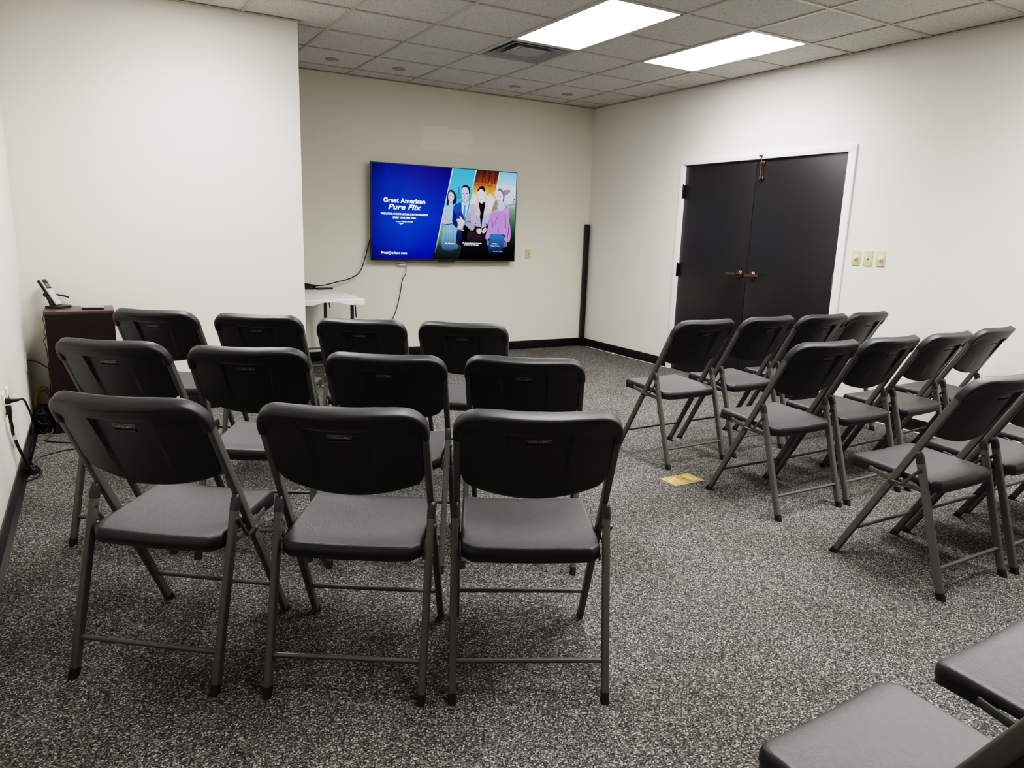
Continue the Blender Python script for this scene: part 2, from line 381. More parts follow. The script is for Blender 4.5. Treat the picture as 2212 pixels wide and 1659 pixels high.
# ---- wall switches
def plate(name, loc, rz, kind, lab, cat, grp=None, m=None, w=.070, h=.114):
    t = empty(name, loc, rz, lab, cat, grp)          # local: wall plane y=0, room side -y, x to the right when facing the wall
    b = MB(); b.box((-w/2, -.006, -h/2), (w/2, 0, h/2), bev=.004)
    for z in ((.042, -.042) if kind != 'duplex' else (0,)): b.cyl((0, -.0058, z), (0, -.0068, z), .0028, 10)
    b.build('plate', m or M_ivory, t)
    if kind == 'dimmer':
        k = MB(); k.cyl((0, -.006, .004), (0, -.014, .004), .0195, 28, r2=.0185); k.cyl((0, -.014, .004), (0, -.026, .004), .0175, 28, r2=.0165, bev=.002); k.cyl((0, -.026, .004), (0, -.0275, .004), .012, 24); k.build('knob', M_ivory2, t)
    if kind == 'toggle':
        k = MB(); k.box((-.005, -.0066, -.012), (.005, -.0055, .012)); k.build('slot', M_hole, t)
        k = MB(); k.sweep([(0, -.006, .0), (0, -.018, .009)], rrect(.0085, .008, .002), (1, 0, 0)); k.build('toggle', M_ivory2, t)
    if kind == 'jack':
        k = MB()
        for z in (.010, -.012): k.cyl((0, -.006, z), (0, -.0085, z), .008 if z > 0 else .0055, 16)
        k.build('socket', M_hole, t)
    if kind == 'duplex':
        for z in (.0195, -.0195):
            k = MB(); k.box((-.0165, -.0085, z - .014), (.0165, -.0055, z + .014), bev=.004)
            for x in (-.006, .006): k.box((x - .0012, -.0088, z - .002), (x + .0012, -.008, z + .007))
            k.build('socket', m or M_ivory, t)
    return t
R90 = -PI / 2     # facing the right wall: local -y -> world -x
plate('dimmer_switch', (0, -3.578, 1.232), R90, 'dimmer', 'ivory rotary dimmer nearest the double doors', 'dimmer switch', 'switches beside the doors')
plate('light_switch', (0, -3.680, 1.232), R90, 'toggle', 'ivory toggle switch between the two round dimmers', 'light switch', 'switches beside the doors')
plate('dimmer_switch', (0, -3.785, 1.233), R90, 'dimmer', 'ivory rotary dimmer farthest from the double doors', 'dimmer switch', 'switches beside the doors')
plate('wall_jack', (-.824, 0, 1.094), 0, 'jack', 'ivory jack plate on the wall right of the television', 'jack plate')
L90 = PI / 2
plate('power_outlet', (XL, -3.200, .484), L90, 'duplex', 'ivory duplex outlet with two black plugs in it', 'power outlet', 'outlets on the cord wall', m=M_ivory2, w=.075, h=.118)
plate('power_outlet', (XL, -3.030, .478), L90, 'jack', 'ivory plate on the cord wall just behind the plugged outlet', 'wall plate', 'outlets on the cord wall', m=M_ivory2)
plate('coaxial_outlet', (XL, -1.83, .452), L90, 'jack', 'white plate low in the corner behind the cabinet with a cable', 'wall plate', m=M_white)
SCREEN = 0.5; EXPO = 0.89
TVP=[(['46b0e8','46b0e8','55bdf0','55bdf0'],0,[(0.5337,1),(0.705,1),(0.6816,0.8096),(0.5078,0.8077)]),
(['55bdf0','55bdf0','4cb6ec','4cb6ec'],0,[(0.5078,0.8077),(0.6816,0.8096),(0.6582,0.6089),(0.4818,0.6072)]),
(['4cb6ec','4cb6ec','2f9be0','2f9be0'],0,[(0.4818,0.6072),(0.6582,0.6089),(0.6405,0.4575),(0.4622,0.456)]),
(['2f9be0','2f9be0','5aa0b0','5aa0b0'],0,[(0.4622,0.456),(0.6405,0.4575),(0.6322,0.3866),(0.453,0.3852)]),
(['5aa0b0','5aa0b0','7fa860','7fa860'],0,[(0.453,0.3852),(0.6322,0.3866),(0.6274,0.346),(0.4478,0.3447)]),
(['7fa860','7fa860','5f7d58','5f7d58'],0,[(0.4478,0.3447),(0.6274,0.346),(0.6131,0.2238),(0.432,0.2228)]),
(['5f7d58','5f7d58','2a3b3c','2a3b3c'],0,[(0.432,0.2228),(0.6131,0.2238),(0.6036,0.1421),(0.4214,0.1413)]),
(['2a3b3c','2a3b3c','10141c','10141c'],0,[(0.4214,0.1413),(0.6036,0.1421),(0.5868,0),(0.4028,0)]),
(['3a1d1c','3a1d1c','6b3126','6b3126'],0,[(0.705,1),(0.8705,1),(0.8617,0.9288),(0.6957,0.9294)]),
(['6b3126','6b3126','a85a30','a85a30'],0,[(0.6957,0.9294),(0.8617,0.9288),(0.8516,0.8378),(0.6852,0.8396)]),
(['a85a30','a85a30','e08a3a','e08a3a'],0,[(0.6852,0.8396),(0.8516,0.8378),(0.8483,0.8074),(0.6816,0.8096)]),
(['e08a3a','e08a3a','f3c070','f3c070'],0,[(0.6816,0.8096),(0.8483,0.8074),(0.8416,0.7465),(0.6746,0.7496)]),
(['f3c070','f3c070','f5e8d8','f5e8d8'],0,[(0.6746,0.7496),(0.8416,0.7465),(0.8371,0.7058),(0.6699,0.7095)]),
(['f5e8d8','f5e8d8','e8f0fa','e8f0fa'],0,[(0.6699,0.7095),(0.8371,0.7058),(0.8259,0.6039),(0.6582,0.6089)]),
(['e8f0fa','e8f0fa','b0b8c8','b0b8c8'],0,[(0.6582,0.6089),(0.8259,0.6039),(0.8146,0.5016),(0.6464,0.5081)]),
(['b0b8c8','b0b8c8','20202a','20202a'],0,[(0.6464,0.5081),(0.8146,0.5016),(0.8033,0.3989),(0.6345,0.4069)]),
(['20202a','20202a','020204','020204'],0,[(0.6345,0.4069),(0.8033,0.3989),(0.7577,0),(0.5868,0)]),
(['7fc0f4','7fc0f4','a5d2f6','a5d2f6'],0,[(0.8705,1),(1,1),(1,0.8943),(0.8572,0.8884)]),
(['a5d2f6','a5d2f6','e6eefa','e6eefa'],0,[(0.8572,0.8884),(1,0.8943),(1,0.794),(0.8461,0.7871)]),
(['e6eefa','e6eefa','c9d2e0','c9d2e0'],0,[(0.8461,0.7871),(1,0.794),(1,0.6525),(0.8304,0.6447)]),
(['c9d2e0','c9d2e0','7d9a86','7d9a86'],0,[(0.8304,0.6447),(1,0.6525),(1,0.5915),(0.8236,0.5835)]),
(['7d9a86','7d9a86','4a7058','4a7058'],0,[(0.8236,0.5835),(1,0.5915),(1,0.4587),(0.809,0.4503)]),
(['4a7058','4a7058','1e3a2c','1e3a2c'],0,[(0.809,0.4503),(1,0.4587),(1,0.3041),(0.792,0.2959)]),
(['1e3a2c','1e3a2c','07100e','07100e'],0,[(0.792,0.2959),(1,0.3041),(1,0.1481),(0.7749,0.1407)]),
(['07100e','07100e','020306','020306'],0,[(0.7749,0.1407),(1,0.1481),(1,0),(0.7577,0)]),
('4a2420',0,[(0.7121,0.9927),(0.7191,0.9928),(0.7036,0.8704),(0.6967,0.8705)]),
('7a3a28',0,[(0.7341,0.9931),(0.7411,0.9931),(0.7257,0.8696),(0.7187,0.8696)]),
('4a2420',0,[(0.7563,0.9934),(0.7633,0.9935),(0.7478,0.8688),(0.7408,0.8688)]),
('7a3a28',0,[(0.7785,0.9938),(0.7855,0.9938),(0.7701,0.8679),(0.7631,0.868)]),
('4a2420',0,[(0.8008,0.9941),(0.8079,0.9942),(0.7925,0.8671),(0.7854,0.8671)]),
('7a3a28',0,[(0.8232,0.9945),(0.8303,0.9945),(0.815,0.8663),(0.8079,0.8663)]),
('4a2420',0,[(0.8458,0.9948),(0.8529,0.9949),(0.8376,0.8654),(0.8305,0.8655)]),
('d98a35',0,[(0.7669,0.8474),(0.7752,0.8484),(0.8553,0.6978),(0.8469,0.697)]),
('d98a35',0,[(0.8436,0.8652),(0.8519,0.8662),(0.7775,0.7166),(0.7692,0.7157)]),
('d98a35',0,[(0.79,0.8765),(0.7982,0.8774),(0.8528,0.8221),(0.8444,0.8211)]),
('c8622a',0,[(0.6968,0.8609),(0.8496,0.8642),(0.8486,0.8517),(0.6947,0.8477)]),
('f2f8ff',1,[(0.531,1),(0.5376,1),(0.4122,0.0072),(0.4066,0.0071)]),
('d8f0ff',0,[(0.6981,1),(0.7039,1),(0.672,0.7842),(0.668,0.7838)]),
('f0f6ff',0,[(0.8695,1),(0.8755,1),(0.8457,0.7592),(0.8409,0.7587)]),
('1e7cc0',0,[(0.575,0.7985),(0.5784,0.8097),(0.5825,0.7993),(0.5861,0.688),(0.5763,0.687)]),
('3f9fdc',0,[(0.5526,0.7335),(0.565,0.743),(0.5705,0.7246),(0.5953,0.7381),(0.5959,0.6917),(0.5638,0.6884)]),
('2e86c8',0,[(0.5655,0.6886),(0.5994,0.6934),(0.5995,0.6852),(0.5656,0.6804)]),
('2b2a36',0,[(0.5048,0.7554),(0.5205,0.7706),(0.5382,0.7645),(0.5508,0.7388),(0.5618,0.7073),(0.5657,0.675),(0.5626,0.6309),(0.5503,0.6133),(0.5361,0.6147),(0.5115,0.596),(0.4957,0.6),(0.4919,0.6241),(0.4969,0.6626),(0.4965,0.7005),(0.5015,0.7334)]),
('d7cdf0',0,[(0.5111,0.6396),(0.5341,0.6418),(0.5362,0.6038),(0.508,0.5971)]),
('9fd0f2',0,[(0.4869,0.5938),(0.5115,0.5955),(0.5362,0.6038),(0.5424,0.6016),(0.5375,0.4694),(0.5318,0.4196),(0.4899,0.4437),(0.4787,0.5277)]),
('e0d6f2',0,[(0.5207,0.7517),(0.5349,0.737),(0.5457,0.7138),(0.5452,0.6783),(0.5393,0.6478),(0.5271,0.6275),(0.5147,0.6345),(0.5066,0.6581),(0.5036,0.6958),(0.5068,0.7286)]),
('d0bfe4',0,[(0.4834,0.5961),(0.4888,0.583),(0.4787,0.5249),(0.489,0.4533),(0.4673,0.4149),(0.4594,0.4143),(0.4718,0.5189)]),
('5a5068',0,[(0.5123,0.7102),(0.5228,0.7086),(0.5229,0.7019),(0.5132,0.7036)]),
('5a5068',0,[(0.5335,0.7016),(0.5432,0.6999),(0.5424,0.6944),(0.5335,0.6948)]),
('a06a86',0,[(0.5144,0.6644),(0.5251,0.6573),(0.5339,0.6622),(0.5269,0.652),(0.518,0.6566)]),
('50485c',0,[(0.5147,0.6318),(0.5341,0.6391),(0.5272,0.6248),(0.5201,0.6255)]),
('cdbde2',0,[(0.4656,0.4773),(0.4862,0.4534),(0.534,0.4281),(0.5367,0.4025),(0.4847,0.3908),(0.4641,0.3974),(0.4598,0.4226)]),
('8a80b0',0,[(0.4945,0.4493),(0.5298,0.4294),(0.5299,0.4256),(0.4946,0.4428)]),
('86baf0',1,[(0.4848,0.3828),(0.5343,0.3959),(0.5555,0.365),(0.5687,0.3431),(0.5649,0.2647),(0.5615,0.1925),(0.5764,0.1735),(0.5812,0.1276),(0.5539,0.1101),(0.533,0.0994),(0.4975,0.0981),(0.4663,0.11),(0.4615,0.1943),(0.469,0.2916),(0.4768,0.3565)]),
('6398d8',1,[(0.4911,0.3639),(0.494,0.3641),(0.4939,0.1306),(0.4901,0.1305)]),
('6398d8',1,[(0.5097,0.3652),(0.5126,0.3654),(0.5126,0.1314),(0.5089,0.1313)]),
('6398d8',1,[(0.5263,0.3663),(0.5292,0.3665),(0.5293,0.1321),(0.5256,0.1319)]),
('6398d8',1,[(0.5429,0.3674),(0.5458,0.3676),(0.5461,0.1328),(0.5423,0.1326)]),
('2b3454',0,[(0.4857,0.3893),(0.5332,0.4007),(0.5333,0.3942),(0.4832,0.3788)]),
('2450b4',0,[(0.5451,0.6046),(0.5716,0.6208),(0.5982,0.6508),(0.6011,0.5519),(0.6055,0.4886),(0.6242,0.4428),(0.6244,0.4263),(0.5371,0.42),(0.5358,0.4638),(0.5407,0.5467)]),
('1b3f9c',0,[(0.5405,0.5604),(0.5528,0.5477),(0.5648,0.422),(0.5371,0.42),(0.5358,0.4638)]),
('d2eefa',0,[(0.5999,0.6565),(0.6255,0.6232),(0.6521,0.6671),(0.6492,0.6116),(0.6376,0.5273),(0.6223,0.4454),(0.6055,0.4886),(0.5992,0.5656)]),
('b3a6d8',0,[(0.607,0.6626),(0.6465,0.6831),(0.6451,0.6499),(0.6256,0.6204),(0.6091,0.6409)]),
('5590e0',0,[(0.6149,0.6056),(0.6238,0.6133),(0.633,0.6018),(0.626,0.5873),(0.6276,0.5265),(0.6249,0.4568),(0.6169,0.445),(0.6073,0.4915),(0.6137,0.553),(0.6187,0.5922)]),
('20304a',0,[(0.6491,0.6226),(0.6527,0.623),(0.6311,0.4712),(0.6242,0.4428),(0.6223,0.4454),(0.6376,0.5273)]),
('1d2536',0,[(0.597,0.7492),(0.5974,0.7901),(0.6042,0.8181),(0.6228,0.8339),(0.6428,0.8253),(0.6558,0.7995),(0.6599,0.7643),(0.6575,0.7365),(0.6495,0.7302),(0.6238,0.7603)]),
('d6ccf0',0,[(0.6018,0.7961),(0.6214,0.8065),(0.6404,0.8005),(0.648,0.7712),(0.6503,0.733),(0.6482,0.6888),(0.6395,0.6631),(0.6235,0.6423),(0.6088,0.6601),(0.6013,0.6895),(0.5972,0.7274),(0.5982,0.7657)]),
('3a3550',0,[(0.6006,0.7441),(0.6151,0.7389),(0.6151,0.732),(0.6025,0.7348)]),
('3a3550',0,[(0.6268,0.7374),(0.6439,0.7433),(0.6421,0.7363),(0.6278,0.7306)]),
('9a82b0',0,[(0.6121,0.6865),(0.631,0.6857),(0.6293,0.68),(0.614,0.6812)]),
('b4a4d0',0,[(0.6152,0.7293),(0.6197,0.7298),(0.6236,0.7014),(0.6146,0.6991)]),
('182a6c',0,[(0.5372,0.5216),(0.5622,0.5237),(0.5741,0.389),(0.5683,0.3431),(0.5385,0.3962),(0.5339,0.441)]),
('1f3f98',0,[(0.5601,0.5235),(0.604,0.5272),(0.6241,0.4413),(0.6136,0.4308),(0.5672,0.4467)]),
('262e66',1,[(0.5704,0.34),(0.6085,0.3261),(0.6089,0.2999),(0.5994,0.2009),(0.5873,0.151),(0.5615,0.1893),(0.5649,0.2647)]),
('05060a',0,[(0.6142,0.382),(0.629,0.3895),(0.6596,0.3358),(0.6523,0.2366),(0.6405,0.1533),(0.5873,0.151),(0.5994,0.2009),(0.6085,0.3261)]),
('e6d2ec',0,[(0.5834,0.49),(0.5962,0.4813),(0.6071,0.4498),(0.6242,0.4348),(0.6225,0.3988),(0.61,0.3849),(0.5804,0.3862),(0.5673,0.4338),(0.5639,0.4562),(0.5922,0.4567)]),
('e0c8e4',0,[(0.5702,0.3627),(0.5804,0.3829),(0.6142,0.3852),(0.6145,0.3559),(0.5978,0.3411),(0.5788,0.3438)]),
('a88cb8',0,[(0.5695,0.4275),(0.5927,0.4195),(0.5927,0.4169),(0.5699,0.4237)]),
('a88cb8',0,[(0.5728,0.4083),(0.595,0.4034),(0.595,0.4008),(0.5735,0.4051)]),
('f4f2ff',0,[(0.6105,0.336),(0.6169,0.3364),(0.6171,0.3233),(0.6107,0.3229)]),
('b9b2de',0,[(0.6587,0.6167),(0.6798,0.6316),(0.7056,0.6243),(0.6944,0.5094),(0.731,0.5189),(0.7319,0.4602),(0.6609,0.4548)]),
('b4b0e0',0,[(0.6663,0.5324),(0.731,0.5182),(0.7424,0.3742),(0.705,0.3816),(0.6657,0.4215)]),
('b4b0e0',0,[(0.7548,0.5202),(0.8093,0.5379),(0.7997,0.461),(0.7898,0.3939),(0.7488,0.3547),(0.746,0.3678)]),
('9a90c4',0,[(0.6941,0.5348),(0.6962,0.535),(0.7266,0.3863),(0.7233,0.3861)]),
('9a90c4',0,[(0.7766,0.522),(0.7792,0.5222),(0.7637,0.3822),(0.7615,0.3821)]),
('a9a0c8',0,[(0.6357,0.5299),(0.6633,0.5322),(0.6625,0.4344),(0.6264,0.4284)]),
('a89fc6',0,[(0.6264,0.4252),(0.667,0.4216),(0.7019,0.3814),(0.6855,0.3243),(0.6617,0.3392),(0.629,0.3862)]),
('0a0a12',0,[(0.702,0.3781),(0.7303,0.3701),(0.7112,0.3391),(0.7074,0.3091),(0.6857,0.3144)]),
('3a2c34',1,[(0.6376,0.2819),(0.6627,0.3294),(0.6909,0.3081),(0.7498,0.295),(0.7578,0.2086),(0.6429,0.203)]),
('dcd0d4',0,[(0.7588,0.8015),(0.7734,0.7708),(0.7831,0.7133),(0.7892,0.6158),(0.8038,0.5348),(0.7946,0.4977),(0.7854,0.5234),(0.777,0.4996),(0.7612,0.5312),(0.7668,0.6464)]),
('d6c6c4',0,[(0.7078,0.7636),(0.7121,0.7899),(0.7232,0.7395),(0.7225,0.6422),(0.7348,0.552),(0.7465,0.4972),(0.7311,0.5123),(0.7096,0.5008),(0.6926,0.4896),(0.7018,0.5915),(0.707,0.6731)]),
('0b0b14',0,[(0.7201,0.6582),(0.7443,0.6312),(0.7687,0.6662),(0.7688,0.5975),(0.7599,0.541),(0.7569,0.4621),(0.7319,0.4602),(0.7373,0.5292),(0.723,0.6097)]),
('0b0b14',0,[(0.7305,0.5182),(0.7559,0.5203),(0.75,0.4408),(0.7465,0.3645),(0.7419,0.3807),(0.7352,0.4562)]),
('2a1216',0,[(0.7096,0.7864),(0.7261,0.822),(0.7453,0.8329),(0.7585,0.8209),(0.771,0.7835),(0.7638,0.7632),(0.7121,0.7577)]),
('f0eafa',0,[(0.7172,0.7743),(0.7309,0.7936),(0.746,0.7937),(0.7598,0.7693),(0.7648,0.7276),(0.764,0.6853),(0.7549,0.6485),(0.7443,0.6338),(0.7312,0.643),(0.7199,0.6744),(0.7144,0.7224),(0.714,0.7514)]),
('6a6480',0,[(0.72,0.7343),(0.7297,0.7353),(0.7287,0.7271),(0.7212,0.728)]),
('6a6480',0,[(0.7426,0.7367),(0.7545,0.7379),(0.7535,0.7313),(0.7438,0.7303)]),
('b87a98',0,[(0.7273,0.6816),(0.7467,0.6852),(0.7414,0.6765),(0.7317,0.6756)]),
('141420',0,[(0.6959,0.4122),(0.7011,0.4208),(0.7067,0.4129),(0.7014,0.4027)]),
('141420',0,[(0.7753,0.4079),(0.7796,0.4165),(0.7841,0.4085),(0.7799,0.3982)]),
('e0c4d8',0,[(0.7119,0.3523),(0.7335,0.3603),(0.7512,0.3449),(0.7473,0.3148),(0.7347,0.2874),(0.7148,0.3062),(0.7068,0.3289)]),
('e0c4d8',0,[(0.7494,0.3215),(0.7598,0.3554),(0.7814,0.3734),(0.7822,0.3302),(0.7673,0.2993),(0.7496,0.3083)]),
('8e8698',0,[(0.9016,0.7979),(0.9372,0.8084),(0.9668,0.7984),(0.9296,0.7481),(0.914,0.7432)]),
('d2dcee',0,[(0.9186,0.7371),(0.9515,0.7769),(0.9622,0.8013),(0.9802,0.8065),(0.9953,0.7949),(1,0.7355),(0.9918,0.7013),(0.9779,0.7133),(0.9616,0.7316),(0.9578,0.6979),(0.9522,0.6474),(0.9341,0.6458),(0.924,0.6946)]),
('3a3a44',0,[(0.9824,0.7137),(0.9938,0.7149),(0.9919,0.698),(0.9851,0.6973),(0.9862,0.6506),(0.9817,0.6502)]),
('30323c',0,[(0.9722,0.7626),(0.9778,0.7632),(0.9769,0.7531),(0.9724,0.7543)]),
('7a98c4',0,[(0.9388,0.6395),(0.9977,0.6484),(0.9956,0.6381),(0.9413,0.6264)]),
('857078',0,[(0.8565,0.7798),(0.8624,0.8148),(0.881,0.8251),(0.8994,0.7976),(0.9151,0.7433),(0.9114,0.7099),(0.9068,0.6598),(0.9221,0.628),(0.9408,0.5997),(0.9168,0.6142),(0.9001,0.6591),(0.8733,0.7685)]),
('96866e',0,[(0.8469,0.7034),(0.8633,0.6622),(0.8607,0.6223),(0.8505,0.5784),(0.8245,0.5464),(0.8166,0.5557),(0.8236,0.5959),(0.8402,0.6534)]),
('cb92ea',0,[(0.8484,0.5749),(0.8638,0.5796),(0.8776,0.5575),(0.8996,0.5794),(0.9213,0.6146),(0.9466,0.5935),(0.9572,0.4773),(0.8018,0.4655),(0.8093,0.5385)]),
('bcd2ee',0,[(0.8644,0.6623),(0.8996,0.6823),(0.9094,0.6434),(0.9259,0.6117),(0.8996,0.5761),(0.8776,0.5575),(0.8638,0.5796),(0.8596,0.6222)]),
('dfdff4',0,[(0.8464,0.7656),(0.864,0.7888),(0.8863,0.7831),(0.901,0.7419),(0.8999,0.6922),(0.889,0.6548),(0.8713,0.6491),(0.8553,0.6746),(0.846,0.7197)]),
('7a7898',0,[(0.8521,0.722),(0.862,0.723),(0.8611,0.7163),(0.8533,0.7155)]),
('7a7898',0,[(0.8774,0.7328),(0.8863,0.7337),(0.8853,0.7264),(0.8782,0.7257)]),
('c08ab0',0,[(0.864,0.6788),(0.8806,0.6837),(0.8753,0.6733),(0.8664,0.6724)]),
('3f7ccc',1,[(0.8114,0.3019),(0.9226,0.2948),(0.9142,0.2128),(0.9049,0.1134),(0.9015,0.0619),(0.798,0.0586),(0.8042,0.2109)]),
('1a3050',1,[(0.8589,0.1525),(0.8634,0.1527),(0.8584,0.0605),(0.8517,0.0603)]),
('bd8ae6',0,[(0.8091,0.5445),(0.952,0.5565),(0.9566,0.456),(0.967,0.3211),(0.9662,0.2358),(0.9532,0.201),(0.914,0.223),(0.9263,0.2848),(0.9215,0.293),(0.8717,0.2986),(0.8114,0.2985),(0.8058,0.2446),(0.7862,0.2268),(0.7724,0.2562),(0.7926,0.3608),(0.7997,0.461)]),
('6a2f9a',0,[(0.8195,0.4625),(0.8243,0.4629),(0.8305,0.3733),(0.8256,0.373)]),
('6a2f9a',0,[(0.9187,0.5269),(0.9237,0.5274),(0.9295,0.3663),(0.9245,0.366)]),
('6a2f9a',0,[(0.9558,0.4896),(0.9608,0.49),(0.9457,0.2518),(0.9407,0.2516)]),
('6a2f9a',0,[(0.8683,0.3557),(0.8732,0.356),(0.8721,0.302),(0.8672,0.3018)]),
('8a4cb0',0,[(0.8673,0.5194),(0.8717,0.5198),(0.8364,0.3904),(0.8319,0.3901)]),
('a8a0c0',1,[(0.7862,0.2251),(0.804,0.2176),(0.8007,0.1568),(0.7881,0.1765)]),
('a8a0c0',1,[(0.9142,0.2128),(0.9417,0.2039),(0.9405,0.1559),(0.911,0.1478)])]

# ------------------------------------------------------------------ folding chairs
E_ = Vector((0, -.473, .881)); N_ = Vector((0, -.881, -.473)); A_ = .2411
def SD(x, s, d): return Vector((x, A_, 0)) + E_ * s + N_ * d
def interp(x, tab):
    for (a, p), (c, q) in zip(tab, tab[1:]):
        if x <= c: return p + (q - p) * (x - a) / (c - a)
    return tab[-1][1]
def smooth(t): t = max(0, min(1, t)); return t * t * (3 - 2 * t)

def seat_mesh():
    out = []
    def arc(cx, cy, r, a0, a1, n=7):
        for i in range(n + 1):
            a = math.radians(a0 + (a1 - a0) * i / n); out.append((cx + r * math.cos(a), cy + r * math.sin(a)))
    arc(.171, .204, .036, 0, 90); 
    for i in range(1, 16): out.append((.171 - .342 * i / 16, .240))
    arc(-.171, .204, .036, 90, 180)
    for i in range(1, 14): out.append((-.207 - .001 * i / 14, .204 - .320 * i / 14))
    arc(-.196, -.120, .012, 180, 225, 3); arc(-.174, -.142, .012, 225, 270, 3)
    for i in range(1, 16): out.append((-.174 + .348 * i / 16, -.154))
    arc(.174, -.142, .012, 270, 315, 3); arc(.196, -.120, .012, 315, 360, 3)
    for i in range(1, 14): out.append((.208 - .001 * i / 14, -.116 + .320 * i / 14))
    n = len(out); cy0 = .04
    def top(x, y):
        z = .4455 + (y + .15) / .39 * .0185
        u = x / .2; w = smooth((y + .154) / .10) * smooth((.245 - y) / .12)
        z -= .013 * max(0, 1 - u * u) * (.45 + .55 * w)
        z -= .010 * smooth((y - .205) / .04)
        return z
    b = MB(); rings = []
    def ring(sc, dz, ins=0):
        vs = []
        for x, y in out:
            L = math.hypot(x, y - cy0); k = sc * (1 - ins / L)
            px, py = x * k, cy0 + (y - cy0) * k
            if dz is None: z = top(px, py)
            else:
                t = .046 if y < -.09 else (.030 if y < .10 else .052)
                t = .030 + (.016 * smooth((-.05 - y) / .05)) + (.024 * smooth((y - .10) / .035))
                z = top(x, y) - t * dz
            vs.append((px, py, z))
        rings.append(vs)
    for sc in (.04, .15, .3, .45, .6, .72, .82, .9): ring(sc, None)
    ring(1, None, .013); ring(1, .02, .0085); ring(1, .085, .0045); ring(1, .19, .0015); ring(1, .32, 0); ring(1, .60, -.001); ring(1, .66, .0015); ring(1, .95, .002); ring(1, 1, .006); ring(.9, .96, 0); ring(.86, .55, 0); ring(.3, .5, 0)
    vs = [v for r in rings for v in r]; R = len(rings)
    fs = [(k*n+i, k*n+(i+1) % n, (k+1)*n+(i+1) % n, (k+1)*n+i) for k in range(R-1) for i in range(n)]
    fs += [tuple(range(n)), tuple((R-1)*n + i for i in range(n))[::-1]]
    b.add(vs, fs)
    b.m = [0 if max(f) < 11 * n and len(f) == 4 or min(f) < n else 1 for f in b.f]; return b

